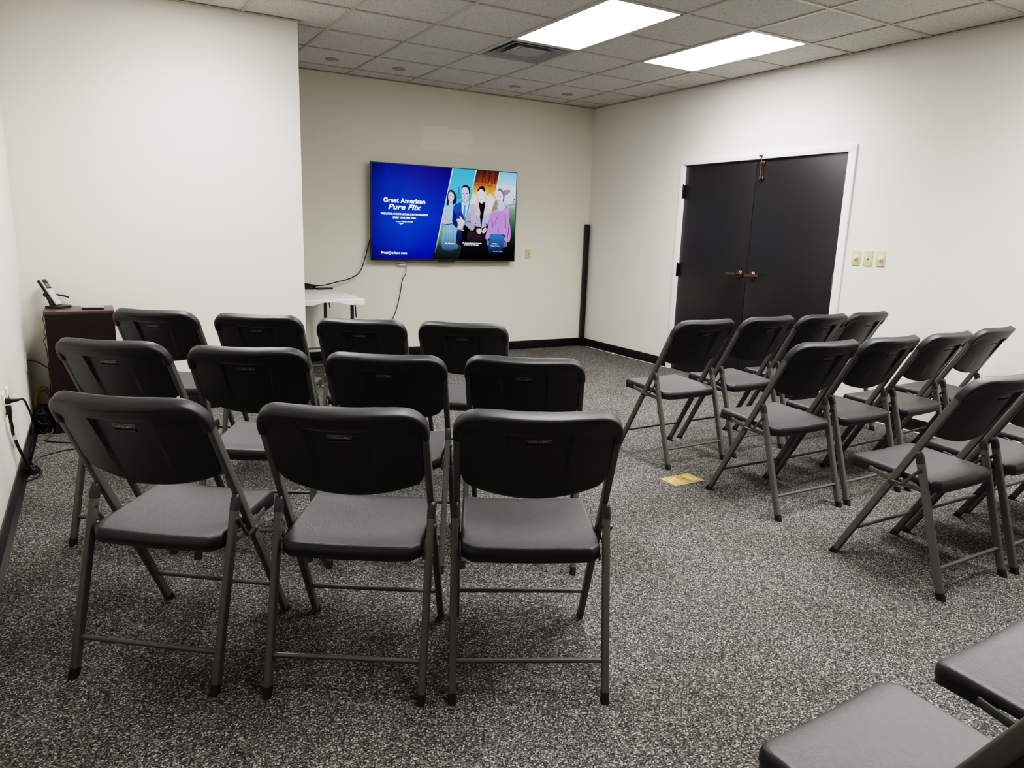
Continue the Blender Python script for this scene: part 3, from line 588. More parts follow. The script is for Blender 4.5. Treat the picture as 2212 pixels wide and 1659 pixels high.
OUTER = [(0, 1.020), (.10, 1.0175), (.15, 1.012), (.175, 1.007), (.19, 1.001), (.205, .991), (.216, .980), (.225, .966), (.232, .950), (.2365, .928), (.2375, .899)]
def s_top(x): return interp(abs(x), OUTER)
def d_mid(x, s): return (.030 + .010 * smooth((s - .66) / .3)) * max(0, 1 - (x / .2245) ** 2)
def recess(x, s): return .016 * max(0, min(1, (s - .705) / .24))
def half_w(s): return .074 + .012 * (s - .69) / .27
def back_mesh():
    b = MB(); XH = .2135
    def sb(x):
        q = .690 + .030 * (x / XH) ** 2
        c = (abs(x) - (XH - .035)) / .035
        if c > 0: q += .032 * (1 - math.sqrt(max(0, 1 - min(1, c) ** 2)))
        return q
    cols = [('o', -1 + i / 14) for i in range(14)] + [('e', -1)] + [('i', -1 + i / 10) for i in range(0, 21)] + [('e', 1)] + [('o', (i + 1) / 14) for i in range(14)]
    S1, S2 = .949, .960
    rows = [('a', i / 22) for i in range(22)] + [('r', (S1 - .0045, 0)), ('r', (S1 - .002, .0024)), ('r', (S1, .0020)), ('r', (S1 + .002, 0)), ('b', (S2 - .001, .0018)), ('b', (S2 + .001, .0020)), ('b', (S2 + .004, 0))] + [('c', i / 4) for i in range(1, 5)]
    NC, NR = len(cols), len(rows); back = []; front = []
    for k, t in rows:
        for q, u in cols:
            # x depends on s only through the recess width; iterate once
            x = 0; s = .8
            for _ in range(3):
                w = half_w(s)
                if q == 'i': x = u * w
                elif q == 'e': x = u * (w + .010)
                else: x = math.copysign((w + .010) + (XH - w - .010) * abs(u) if abs(u) > 0 else w + .010, u)
                st = s_top(x) - .014
                lo = sb(x); s = lo + (S1 - .008 - lo) * t if k == 'a' else (t[0] if k in 'rb' else S2 + .004 + (max(st, S2 + .006) - S2 - .004) * t)
            off = .011 + .009 * max(0, 1 - (x / XH) ** 2); bl = smooth((s - (s_top(x) - .080)) / .055)
            d = d_mid(x, s) + off + (.0232 - off) * bl
            edge = min(1, (s - lo) / .012)
            rec = recess(x, s) if (q == 'i' and k in 'ar') else 0
            if q == 'i' and k in 'rb': rec -= t[1]
            back.append(SD(x, s, d - rec - .006 * (1 - math.sqrt(max(0, 1 - (1 - edge) ** 2)))))
            front.append(SD(x, s, d_mid(x, s) - .011 + .006 * (1 - math.sqrt(max(0, 1 - (1 - edge) ** 2)))))
    idx = lambda r, c: r * NC + c
    fs = []
    o = NC * NR
    for r in range(NR - 1):
        for c in range(NC - 1):
            fs.append((idx(r, c), idx(r, c+1), idx(r+1, c+1), idx(r+1, c))); fs.append((o + idx(r, c), o + idx(r+1, c), o + idx(r+1, c+1), o + idx(r, c+1)))
    for c in range(NC - 1):
        for r in (0, NR - 1): fs.append((idx(r, c), idx(r, c+1), o + idx(r, c+1), o + idx(r, c)))
    for r in range(NR - 1):
        for c in (0, NC - 1): fs.append((idx(r, c), idx(r+1, c), o + idx(r+1, c), o + idx(r, c)))
    b.add(back + front, fs)
    # rolled lip along the top
    path = []; tab = [(x, s) for x, s in OUTER]
    xs_ = [-.2375, -.2372, -.2365, -.2345, -.232, -.2285, -.225, -.2205, -.216, -.2105, -.205, -.198, -.19, -.1825, -.175, -.163, -.15, -.125, -.10, -.075, -.05, -.025]
    xs_ = xs_ + [0] + [-x for x in reversed(xs_)]
    o2 = [Vector((x, s_top(x))) for x in xs_]
    o2[0].y = .899; o2[-1].y = .899
    sec = []
    for i in range(16):
        a = 2 * PI * i / 16; c, s = math.cos(a), math.sin(a)
        sec.append((math.copysign(abs(c) ** .62, c), math.copysign(abs(s) ** .62, s)))
    vs = []; n = len(o2)
    for i, p in enumerate(o2):
        t = (o2[min(i+1, n-1)] - o2[max(i-1, 0)]).normalized(); nr = Vector((t.y, -t.x)); f = abs(i - (n-1)/2) / ((n-1)/2)
        hw = .0165 - .002 * smooth((f - .7) / .3); hd = .0195 + .0035 * (1 - f)
        cpt = p + nr * hw
        for a, dd in sec:
            q = cpt - nr * a * hw
            groove = .0016 if (a > .92 and abs(dd) < .3) else 0
            q = q + nr * groove
            vs.append(SD(q.x, q.y, d_mid(cpt.x, cpt.y) + .002 + dd * hd))
    m = len(sec); fs = [(i*m+j, i*m+(j+1) % m, (i+1)*m+(j+1) % m, (i+1)*m+j) for i in range(n-1) for j in range(m)]
    fs += [tuple(range(m))[::-1], tuple((n-1)*m + j for j in range(m))]
    b.add(vs, fs); return b

def on_back(x, s):
    off = .011 + .009 * max(0, 1 - (x / .2135) ** 2)
    return d_mid(x, s) + off + (.0232 - off) * smooth((s - (s_top(x) - .080)) / .055) - recess(x, s)
def badge_mesh():
    b = MB(); s0 = .926; lift = .0009
    def put(x, y, l): return SD(x, s0 + y, on_back(x, s0 + y) + l)
    # curved trapezoid border
    P = []
    for i in range(13): x = -.0335 + .067 * i / 12; P.append((x, .0052 + .0022 * (1 - (x / .0335) ** 2)))
    for i in range(13): x = .030 - .060 * i / 12; P.append((x, -.0056 + .0008 * (1 - (x / .03) ** 2)))
    n = len(P); ins = []
    for i in range(n):
        x, y = P[i]; ins.append((x * .955, y - math.copysign(.0013, y)))
    vs = [put(x, y, lift) for x, y in P] + [put(x, y, lift) for x, y in ins]
    b.add(vs, [(i, (i+1) % n, n + (i+1) % n, n + i) for i in range(n)])
    tv, tf, w, y0, y1 = text_geo('LIFETIME', bold=.006, space=1.22)
    kx = .049 / w; ky = .0062 / (y1 - y0)
    b.add([put(-(v.x - w/2) * -kx, (v.y - y0) * ky - .0032, lift) for v in tv], tf)
    return b
def ledge_mesh():
    b = MB(); s0 = .9155; n = 14
    prof = [(.0, .0), (.0, .0035), (-.0045, .0045), (-.007, .0015), (-.008, 0)]
    vs = []
    for i in range(n + 1):
        x = -.033 + .066 * i / n; sag = -.0022 * (1 - (x / .033) ** 2)
        for y, l in prof: vs.append(SD(x, s0 + y + sag, on_back(x, s0 + y) + l))
    m = len(prof); b.add(vs, [(i*m+j, i*m+j+1, (i+1)*m+j+1, (i+1)*m+j) for i in range(n) for j in range(m-1)]); return b

WF, WR, WT, WC = .2225, .2255, .2245, .2285
YC, ZC = -.0728, .555
def front_pt(sg, s): f = s / .905; return Vector((sg * (WF + (WT - WF) * f), A_, 0)) + E_ * s
def rear_pt(sg, z): f = z / ZC; return Vector((sg * (WR + (WC - WR) * f), -A_ + (YC + A_) * f, z))
SEC_F = rrect(.021, .030, .006); SEC_R = rrect(.0215, .030, .006)
def make_chair():
    root = empty('folding_chair', (0, 0, 0))
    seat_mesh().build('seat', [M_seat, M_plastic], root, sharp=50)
    bk = back_mesh().build('backrest', M_plastic, root, sharp=40)
    badge_mesh().build('badge', M_badge, bk, smooth=False)
    ledge_mesh().build('badge_ledge', M_capgrey, bk, sharp=60)
    for sg in (-1, 1):
        b = MB(); ss = [.012, .2, .4, .6, .8, .93]
        b.sweep([front_pt(sg, s) for s in ss], SEC_F, (1, 0, 0))
        fl = b.build('front_leg', M_tube, root, sharp=50); tag(fl, 'front leg rising to the backrest')
        c = MB(); c.sweep([front_pt(sg, s) for s in (-.012, .026)], rrect(.0228, .0318, .0065), (1, 0, 0), zmin=.0); c.build('foot_cap', M_rubber, fl)
        b = MB(); zs = [.010, .15, .3, .42, .515]
        b.sweep([rear_pt(sg, z) for z in zs], SEC_R, (1, 0, 0))
        rl = b.build('rear_leg', M_tube, root, sharp=50)
        c = MB(); c.sweep([rear_pt(sg, z) for z in (-.012, .027)], rrect(.0233, .0318, .0065), (1, 0, 0), zmin=.0); c.build('foot_cap', M_rubber, rl)
        c = MB(); c.sweep([rear_pt(sg, z) for z in (.510, .530, .545, .553, .556)], rrect(.0225, .031, .0065), (1, 0, 0), scale=[(1, 1), (1, 1), (.97, .82), (.9, .6), (.7, .4)])
        c.build('end_cap', M_capgrey, rl)
        # fold link with its rivets on the outer face
        ox = .2385
        p0 = rear_pt(sg, .487); p3 = front_pt(sg, .462); p0.x = sg * ox; p3.x = sg * (ox - .004)
        mid1 = p0.lerp(p3, .55); mid1.z -= .034; mid2 = p0.lerp(p3, .78); mid2.z -= .016
        b = MB(); pts = spline([p0, p0.lerp(mid1, .5), mid1, mid2, p3], 5)
        b.sweep(pts, rrect(.008, .013, .0035, 2), (1, 0, 0))
        for q in (p0, p3): b.cyl(q + Vector((-sg * .006, 0, 0)), q + Vector((sg * .0055, 0, 0)), .0085, 14); b.cyl(q + Vector((sg * .0055, 0, 0)), q + Vector((sg * .0085, 0, 0)), .005, 10)
        b.build('fold_link', M_link, root, sharp=50)
        for q in (rear_pt(sg, .487), front_pt(sg, .462)):
            b = MB(); b.cyl((q.x - sg * .010, q.y, q.z), (q.x - sg * .0125, q.y, q.z), .0062, 12, r2=.0035); b.build('rivet', M_rubber, root, sharp=60)
        # side rail under the seat, riveted to both legs
        b = MB(); pr = spline([(sg * .2095, .135, .4235), (sg * .2095, .06, .4105), (sg * .2095, -.02, .4025), (sg * .2095, -.118, .3995)], 5)
        b.sweep(pr, rrect(.006, .021, .002, 2), (1, 0, 0))
        for q in (rear_pt(sg, .404), front_pt(sg, .415)):
            b.cyl((q.x + sg * .0095, q.y, q.z), (q.x + sg * .0130, q.y, q.z), .0058, 12)
        b.build('seat_rail', M_tube, root, sharp=50)
    b = MB(); a, c = rear_pt(-1, .113), rear_pt(1, .113); b.cyl(a, c, .0078, 14); b.build('crossbar', M_tube, root)
    b = MB(); a, c = front_pt(-1, .157), front_pt(1, .157); b.cyl(a, c, .0072, 14); b.build('crossbar', M_tube, root)
    return root
def kids(o): return [c for c in bpy.data.objects if c.parent is o]
def copy_tree(o, parent=None):
    c = o.copy(); COL.objects.link(c)
    if parent: c.parent = parent
    for k in kids(o): copy_tree(k, c)
    return c
BL = 'black folding chair, '
CH = [  # x, y, turn, label, group
 (-4.972, -4.815, -.653, BL+'left end of the nearest row of three', 0), (-4.490, -5.136, -.550, BL+'middle of the nearest row of three', 0), (-4.032, -5.381, -.466, BL+'aisle end of the nearest row of three', 0),
 (-4.992, -3.767, -.626, BL+'wall end of the second row, in front of the dark cabinet', 1), (-4.557, -4.084, -.495, BL+'second from the wall in the second row of four', 1), (-4.100, -4.412, -.554, BL+'third from the wall in the second row of four', 1), (-3.617, -4.656, -.583, BL+'aisle end of the second row of four', 1),
 (-4.767, -2.739, -.610, BL+'front row, directly right of the dark cabinet', 2), (-4.311, -3.059, -.549, BL+'front row, second from the dark cabinet', 2), (-3.860, -3.394, -.556, BL+'front row, third from the cabinet, before the white table', 2), (-3.398, -3.668, -.595, BL+'aisle end of the front row, below the television', 2),
 (-2.069, -3.887, .011, BL+'aisle end of the row closest to the double doors', 3), (-1.523, -3.873, .033, BL+'second from the aisle in the row closest to the doors', 3), (-1.004, -3.880, .010, BL+'third from the aisle in the row closest to the doors', 3), (-.515, -3.855, .085, BL+'wall end of the row closest to the double doors', 3),
 (-2.097, -4.727, -.014, BL+'aisle end of the middle door-side row, beside the tan card', 4), (-1.590, -4.731, .018, BL+'second from the aisle in the middle door-side row', 4), (-1.080, -4.730, .06, BL+'third from the aisle in the middle door-side row', 4), (-.512, -4.680, .092, BL+'wall end of the middle door-side row', 4),
 (-2.164, -5.560, .001, BL+'aisle end of the third door-side row, large at the right', 5), (-1.639, -5.569, .009, BL+'second in the third door-side row, cut by the picture edge', 5), (-1.100, -5.560, .005, BL+'third in the third door-side row, only legs and seat showing', 5),
 (-3.965, -6.650, .040, BL+'nearest of all, seat in the bottom right corner', 6), (-3.406, -6.650, .023, BL+'only a seat showing, right of the bottom corner chair', 6)]
GR = ['chairs in the nearest left row', 'chairs in the second left row', 'chairs in the front left row', 'chairs in the row by the doors', 'chairs in the middle door-side row', 'chairs in the third door-side row', 'chairs in the last row']
proto = make_chair()
for i, (x, y, a, lab, gi) in enumerate(CH):
    o = proto if i == 0 else copy_tree(proto)
    o.location = (x, y, 0); o.rotation_euler = (0, 0, a); tag(o, lab, 'chair', GR[gi])

# ------------------------------------------------------------------ television
TX0, TX1, TZ0, TZ1, TY = -2.717, -1.053, 1.014, 1.973, -.090
tv = empty('television', ((TX0 + TX1) / 2, 0, TZ0), 0, 'large black wall-mounted television showing a blue streaming advert', 'television')
tw, th = TX1 - TX0, TZ1 - TZ0
b = MB(); b.box((-tw/2, TY + .002, 0), (tw/2, TY + .030, th), bev=.003); b.box((-tw/2 + .12, TY + .028, .10), (tw/2 - .12, TY + .060, th - .25), bev=.006); b.build('housing', M_tvbody, tv)
b = MB(); b.box((-.20, TY + .058, .25), (.20, 0, .60)); b.build('wall_mount', M_black, tv, smooth=False)
b = MB()
for lo, hi in (((-tw/2, TY - .003, 0), (tw/2, TY + .004, .016)), ((-tw/2, TY - .003, th - .008), (tw/2, TY + .004, th)), ((-tw/2, TY - .003, 0), (-tw/2 + .008, TY + .004, th)), ((tw/2 - .008, TY - .003, 0), (tw/2, TY + .004, th))): b.box(lo, hi)
b.box((-.09, TY - .003, -.012), (.10, TY + .02, .002), bev=.002); b.build('bezel', M_tvbody, tv, smooth=False)
SX0, SX1, SZ0, SZ1 = -tw/2 + .008, tw/2 - .008, .016, th - .008
SW, SH = SX1 - SX0, SZ1 - SZ0
def scr(u, v, l): return (SX0 + SW * u, TY - .0004 - l, SZ0 + SH * v)
verts, faces, cols = [], [], []
def poly(col, fade, pts, l):
    cl = [srgb(c) for c in (col if isinstance(col, list) else [col] * len(pts))]
    base = len(verts); verts.extend(scr(u, v, l) for u, v in pts); cols.extend((*c, 1 if fade else 0) for c in cl)
    for t in tessellate_polygon([[Vector((u, v, 0)) for u, v in pts]]): faces.append(tuple(base + i for i in t))
BG = [['06125a', '101f86', '1c1c86', '241a7a', '10106a', '05050c'], ['0a2478', '0c35a6', '1a36ac', '1c2a9c', '1a1c90', '05050c'], ['0a2a88', '0838b4', '0a44c0', '0a3cba', '1028a8', '05050c'],
      ['0a2c8c', '0840ba', '0a48c8', '0840c4', '0624b4', '05050c'], ['06207c', '0830aa', '0638b8', '0428b4', '0616a8', '05050c'], ['030c58', '04128a', '041294', '040e94', '060c90', '05050c']]
GXs = [0, .1, .22, .36, .55, 1.0]; GYs = [1, .8, .6, .4, .15, 0]
for j in range(5):
    for i in range(5):
        poly([BG[j][i], BG[j][i+1], BG[j+1][i+1], BG[j+1][i]], 0, [(GXs[i], GYs[j]), (GXs[i+1], GYs[j]), (GXs[i+1], GYs[j+1]), (GXs[i], GYs[j+1])], 0)
def chaikin(p):
    out = []
    for i in range(len(p)):
        (a, b), (c, d) = p[i], p[(i + 1) % len(p)]
        out += [(a * .75 + c * .25, b * .75 + d * .25), (a * .25 + c * .75, b * .25 + d * .75)]
    return out
for k, (c, f, pts) in enumerate(TVP):
    if len(pts) > 5: pts = chaikin(chaikin(pts))
    poly(c, f, pts, .00006 * (k + 1))
me = bpy.data.meshes.new('screen'); me.from_pydata(verts, [], faces); me.update()
ca = me.color_attributes.new('paint', 'FLOAT_COLOR', 'POINT')
for i, c in enumerate(cols): ca.data[i].color = c
m = emis('screen_picture', (1, 1, 1), 1.0); nt = m.node_tree; em = [n for n in nt.nodes if n.type == 'EMISSION'][0]
at = nt.nodes.new('ShaderNodeVertexColor'); at.layer_name = 'paint'
tc = nt.nodes.new('ShaderNodeTexCoord'); sx = nt.nodes.new('ShaderNodeSeparateXYZ'); nt.links.new(tc.outputs['Object'], sx.inputs[0])
mr = nt.nodes.new('ShaderNodeMapRange'); mr.inputs['From Min'].default_value = SZ0 + SH * .06; mr.inputs['From Max'].default_value = SZ0 + SH * .33; mr.inputs['To Min'].default_value = .0; mr.inputs['To Max'].default_value = 1
nt.links.new(sx.outputs['Z'], mr.inputs['Value'])
mx = nt.nodes.new('ShaderNodeMix'); mx.data_type = 'RGBA'; nt.links.new(at.outputs['Alpha'], mx.inputs[0]); mx.inputs[6].default_value = (1, 1, 1, 1); nt.links.new(mr.outputs['Result'], mx.inputs[7])
mu = nt.nodes.new('ShaderNodeMix'); mu.data_type = 'RGBA'; mu.blend_type = 'MULTIPLY'; mu.inputs[0].default_value = 1
nt.links.new(at.outputs['Color'], mu.inputs[6]); nt.links.new(mx.outputs[2], mu.inputs[7]); nt.links.new(mu.outputs[2], em.inputs['Color'])
em.inputs['Strength'].default_value = SCREEN
me.materials.append(m); so = bpy.data.objects.new('screen', me); COL.objects.link(so); so.parent = tv
LZ = .010; M_letters = emis('screen_white', (.93, .97, 1), 1.0)
def done(name):
    global lt
    lt.build(name, M_letters, so, smooth=False); lt = MB()
lt = MB()
def words_on(string, u0, u1, v, cap, bold=.01, shear=0, ref=None):
    tv_, tf, w, y0, y1 = text_geo(string, bold, shear); capu = .73 if ref is None else ref
    kx = (u1 - u0) / w; ky = cap / capu
    lt.add([scr(u0 + p.x * kx, v + p.y * ky, LZ) for p in tv_], tf)
words_on('Great American', .0728, .3452, .601, .0482, .022); words_on('Pure Flix', .1037, .3195, .530, .056, .018, .28); done('title_lettering')
words_on('THE LEADER IN FAITH & FAMILY ENTERTAINMENT', .0554, .3645, .4715, .0195, .022); words_on('START YOUR FREE TRIAL', .1325, .2859, .4325, .020, .022); done('tagline_lettering')
n = 28
def ringat(u, v, r, w):
    vs = [scr(u + q * math.cos(2*PI*i/n) * SH / SW, v + q * math.sin(2*PI*i/n), LZ) for q in (r, r - w) for i in range(n)]
    lt.add(vs, [(i, (i+1) % n, n + (i+1) % n, n + i) for i in range(n)])
words_on('prime video', .1527, .2164, .3965, .015, .016); words_on('CHANNELS', .2205, .2664, .3965, .0105, .004)
vs = []
for i in range(13):
    t = i / 12; u = .1696 + .033 * t; d = .011 * (1 - (2*t - 1) ** 2); w = .0015 + .0028 * (1 - (2*t - 1) ** 2)
    vs += [scr(u, .3885 - d + w, LZ), scr(u, .3885 - d - w, LZ)]
lt.add(vs, [(2*i, 2*i+1, 2*i+3, 2*i+2) for i in range(12)]); done('channel_logo')
words_on('Press', .0559, .1010, .0545, .026, .018); words_on('to learn more', .1225, .2247, .0540, .026, .018)
ringat(.1115, .0645, .0175, .0042); lt.add([scr(.1085, .062, LZ), scr(.1145, .062, LZ), scr(.1145, .067, LZ), scr(.1085, .067, LZ)], [(0, 1, 2, 3)]); done('prompt_lettering')
words_on('Ms. Manhattan', .4885, .5537, .1745, .0125, .016); done('caption_lettering')
words_on('The Ainsley McGregor Mysteries', .6081, .7484, .1825, .0125, .016); words_on('A Case for the Winemaker', .6212, .7303, .163, .0125, .016); done('caption_lettering')
words_on('Heartland', .8281, .8695, .182, .0125, .016); words_on('Original Series', .8163, .8818, .158, .0125, .016); done('caption_lettering')
words_on('Subscription required', .8364, .908, .0968, .0085, .006); done('notice_lettering')

# ---- television leads and tag
b = MB(); b.tube(spline([(-2.62, -.045, 1.36), (-2.70, -.05, 1.25), (-2.735, -.05, 1.15), (-2.765, -.055, 1.05), (-2.80, -.06, .95), (-2.838, -.06, .884), (-2.89, -.06, .850), (-2.949, -.065, .826), (-3.076, -.07, .795), (-3.20, -.08, .768), (-3.30, -.10, .762)], 8), .0055, 8)
for k in range(5):
    rr = .135 - .012 * (k % 3); zz = .750 + .0075 * k
    b.tube([(-3.45 + (rr + .01) * math.cos(a) + .01 * (k % 2), -.165 + rr * .85 * math.sin(a), zz + .004 * math.sin(3 * a + k)) for a in (2*PI*i/40 for i in range(41))], .0055, 8)
tag(b.build('signal_lead', M_cord), 'black cord from the television side to a coil on the white table', 'cord')
b = MB(); b.tube(spline([(-2.326, -.03, 1.08), (-2.326, -.028, 1.01), (-2.321, -.025, .881), (-2.357, -.022, .81), (-2.387, -.02, .641), (-2.434, -.02, .472), (-2.496, -.02, .343), (-2.56, -.03, .20), (-2.60, -.035, .05), (-2.66, -.06, .006)], 8), .0042, 8)
t = tag(b.build('hanging_lead', M_cord), 'thin black cord hanging below the television down the wall', 'cord')
b = MB(); b.box((-2.415, -.036, .962), (-2.330, -.034, .998), bev=.0004); b.build('tag', M_tagw, t, smooth=False)
k = MB()
for i in range(3): k.box((-2.408 + i * .026, -.0368, .969 + .004 * (i % 2)), (-2.392 + i * .026, -.0362, .990))
kk = k.build('tag_print', mat('grey_print', (.18, .18, .18), .6), t, smooth=False)

# ---- corner post
t = empty('corner_post', (-.046, -.047, 0), 0, 'tall black post standing upright in the room corner', 'post')
b = MB(); b.box((-.024, -.024, 0), (.024, .024, 1.452), bev=.003); b.build('shaft', M_base, t)
b = MB(); 
for z in (1.42, 1.38, .72): b.cyl((-.0, -.0238, z), (0, -.0246, z), .004, 10)
b.build('hole', M_hole, t)

# ------------------------------------------------------------------ white folding table in the alcove
t = empty('folding_table', (-3.455, -.615, 0), 0, 'small white folding table in the alcove under the television', 'table')
X0, X1, Y0, Y1, ZT = -.300, .305, -.605, .590, .740
def top_outline(ins=0, r=.055):
    o = []
    for cx, cy, a0 in ((X1-r, Y1-r, 0), (X0+r, Y1-r, 90), (X0+r, Y0+r, 180), (X1-r, Y0+r, 270)):
        for i in range(9): a = math.radians(a0 + 90 * i / 8); o.append((cx + (r-ins) * math.cos(a), cy + (r-ins) * math.sin(a)))
    # refine the straight runs so the apron can arch
    q = []
    for i, p in enumerate(o):
        n_ = o[(i+1) % len(o)]; q.append(p); L = math.hypot(n_[0]-p[0], n_[1]-p[1])
        if L > .1: q += [(p[0] + (n_[0]-p[0]) * j / 20, p[1] + (n_[1]-p[1]) * j / 20) for j in range(1, 20)]
    return q
def apron(x, y):
    z = .046
    if y < Y0 + .06 or y > Y1 - .06: z -= .024 * smooth((.17 - abs(x)) / .12)
    else: z -= .020 * smooth((.42 - abs(y)) / .25)
    return z
b = MB(); o0, o1 = top_outline(), top_outline(.006); n = len(o0)
vs = [(x, y, ZT) for x, y in o1] + [(x, y, ZT - .006) for x, y in o0] + [(x, y, ZT - apron(x, y)) for x, y in o0] + [(x * .97, y * .985, ZT - apron(x, y)) for x, y in o0] + [(x * .96, y * .98, ZT - .02) for x, y in o0]
b.add(vs, [(k*n+i, k*n+(i+1) % n, (k+1)*n+(i+1) % n, (k+1)*n+i) for k in range(4) for i in range(n)] + [tuple(range(n)), tuple(4*n + i for i in range(n))[::-1]])
b.build('table_top', M_tabletop, t)
for sy in (-1, 1):
    for sx_ in (-1, 1):
        b = MB(); b.sweep([(sx_ * .235, sy * .42, .715), (sx_ * .235, sy * .43, .35), (sx_ * .235, sy * .445, .006)], rrect(.030, .026, .010), (1, 0, 0))
        l = b.build('leg', M_tleg, t); c = MB(); c.cyl((sx_ * .235, sy * .445, 0), (sx_ * .235, sy * .445, .022), .0165, 14); c.build('foot_cap', M_rubber, l)
        b = MB(); b.tube([(sx_ * .262, sy * .42, .69), (sx_ * .275, sy * .41, .56)], .006, 8); b.build('brace', M_tleg, t)
    b = MB(); b.cyl((-.235, sy * .437, .16), (.235, sy * .437, .16), .009, 10); b.build('crossbar', M_tleg, t)
# remote on the table
t = empty('remote_control', (-3.235, -.235, ZT), .12, 'flat black remote control at the edge of the white table', 'remote control')
b = MB(); b.box((-.078, -.022, 0), (.078, .022, .017), bev=.005); b.build('body', M_cord, t)
b = MB()
for i in range(7): b.box((-.062 + i * .017, -.012, .0165), (-.052 + i * .017, .012, .0182), bev=.001)
b.build('keypad', M_capgrey, t)

# ------------------------------------------------------------------ cabinet and what stands on it
CX0, CX1, CY0, CY1, CZ = -5.436, -5.060, -1.944, -1.622, .774
t = empty('cabinet', ((CX0+CX1)/2, (CY0+CY1)/2, 0), 0, 'dark mahogany cabinet in the corner holding a cordless phone', 'cabinet')
w, d = (CX1-CX0)/2, (CY1-CY0)/2
b = MB(); b.box((-w, -d, CZ - .020), (w, d, CZ), bev=.0015); b.build('top_panel', M_mahog2, t)
b = MB(); b.box((-w + .019, -d, .0), (w - .019, -d + .012, CZ - .020)); b.build('back_panel', M_mahog, t)
for sg in (-1, 1):
    b = MB(); b.box((min(sg * w, sg * (w - .019)), -d, 0), (max(sg * w, sg * (w - .019)), d, CZ - .020)); s_ = b.build('side_panel', M_mahog, t)
b = MB()
for sg in (-1, 1): b.cyl((sg * (w - .034), -d + .001, CZ - .034), (sg * (w - .034), -d - .0012, CZ - .034), .007, 14)
b.build('screw_cap', M_black, t)
b = MB(); b.box((-w + .019, -d + .02, .06), (w - .019, d, .08)); b.build('bottom_shelf', M_mahog, t)

def solid(b, M, lo, hi, bev): b.box(lo, hi, bev=bev, mat=M)
t = empty('cordless_phone', (-5.365, -1.715, CZ), .95, 'silver and black cordless phone leaning in its cradle on the cabinet', 'phone')
b = MB(); b.box((-.055, -.05, 0), (.055, .055, .016), bev=.006); b.build('base', M_capgrey, t)
b = MB(); b.sweep(spline([(0, .03, .012), (0, .045, .05), (0, .062, .082)], 5), rrect(.060, .022, .008), (1, 0, 0)); b.cyl((-.036, .062, .082), (.036, .062, .082), .014, 16, bev=.003); b.build('cradle', M_cord, t)
b = MB(); b.tube([(.02, .050, .085), (.075, .02, .070), (.105, .005, .058)], .006, 10); b.build('antenna', M_cord, t)
Mh = Matrix.Translation((0, .0, .016)) @ Matrix.Rotation(math.radians(-32), 4, 'X')
b = MB(); b.box((-.026, -.001, 0), (.026, .020, .190), bev=.006, mat=Mh)
hs = b.build('handset', M_cord, t)
b = MB(); b.box((-.0265, -.011, .0), (.0265, -.001, .188), bev=.005, mat=Mh); b.build('handset_face', M_silver, t)
b = MB(); b.box((-.020, -.0125, .118), (.020, -.0105, .184), bev=.0008, mat=Mh); dsp = b.build('display', M_cord, t)
b = MB(); b.box((-.016, -.0135, .126), (.016, -.0120, .152), bev=.0005, mat=Mh); b.build('display_glass', M_lcd, dsp)
b = MB()
for r in range(4):
    for c_ in range(3): b.box((-.018 + c_ * .013, -.0135, .014 + r * .016), (-.008 + c_ * .013, -.0105, .024 + r * .016), bev=.001, mat=Mh)
b.box((-.012, -.0140, .084), (.012, -.0105, .106), bev=.003, mat=Mh)
b.build('keypad', M_key, t)
b = MB(); b.tube(spline([(-5.41, -1.74, CZ + .008), (-5.435, -1.80, CZ + .006), (-5.443, -1.86, .768), (-5.443, -1.90, .745), (-5.448, -1.90, .727), (-5.441, -1.90, .671), (-5.450, -1.90, .643), (-5.443, -1.90, .611), (-5.456, -1.90, .587), (-5.445, -1.90, .539), (-5.443, -1.90, .431), (-5.446, -1.90, .283), (-5.45, -1.90, .15)], 8), .0022, 6)
tag(b.build('phone_cord', M_cord), 'thin black cord running from the phone down the cabinet side', 'cord')
t = empty('remote_control', (-5.175, -1.850, CZ), -.10, 'small silver-topped remote lying on the dark cabinet', 'remote control')
b = MB(); b.box((-.062, -.020, 0), (.062, .020, .010), bev=.004); b.build('base', M_cord, t)
b = MB(); b.box((-.064, -.021, .009), (.064, .021, .020), bev=.006); b.build('top_shell', M_silver, t)

# ------------------------------------------------------------------ cords by the left wall
def cord(name, pts, r, m, lab, k=8, cat='cord', grp=None):
    b = MB(); b.tube(spline(pts, k), r, 8); return tag(b.build(name, m), lab, cat, grp)
def plug(y, z, down, lab):
    t = empty('power_plug', (XL, y, z), 0, lab, 'plug', 'plugs in the wall outlet'); b = MB()
    if down: b.box((.006, -.016, -.024), (.030, .016, .016), bev=.005); b.sweep([(.02, 0, -.018), (.021, 0, -.045), (.021, 0, -.062)], rrect(.020, .018, .006), (0, 1, 0), scale=[(1, 1), (.8, .8), (.5, .5)])
    else: b.box((.006, -.016, -.014), (.030, .016, .014), bev=.005); b.sweep([(.026, 0, 0), (.044, .004, 0), (.062, .010, 0)], rrect(.022, .020, .006), (0, 0, 1), scale=[(1, 1), (.8, .8), (.5, .5)])
    b.build('body', M_cord, t)
plug(-3.200, .5035, False, 'black plug in the upper socket of the wall outlet'); plug(-3.200, .4645, True, 'black plug in the lower socket, its cord hanging down')
cord('black_lead', [(-5.505, -3.19, .5035), (-5.496, -3.15, .498), (-5.490, -3.10, .478), (-5.485, -3.06, .444), (-5.478, -3.0, .382), (-5.478, -2.95, .324), (-5.482, -2.9, .248), (-5.499, -2.83, .159), (-5.522, -2.76, .085), (-5.530, -2.62, .02), (-5.505, -2.645, .006), (-5.484, -2.714, .006), (-5.481, -2.785, .006), (-5.495, -2.835, .006), (-5.530, -2.880, .006), (-5.548, -2.872, .006), (-5.549, -2.83, .008), (-5.541, -2.795, .010)], .0052, M_cord, 'black cord arching from the upper plug down to the carpet')
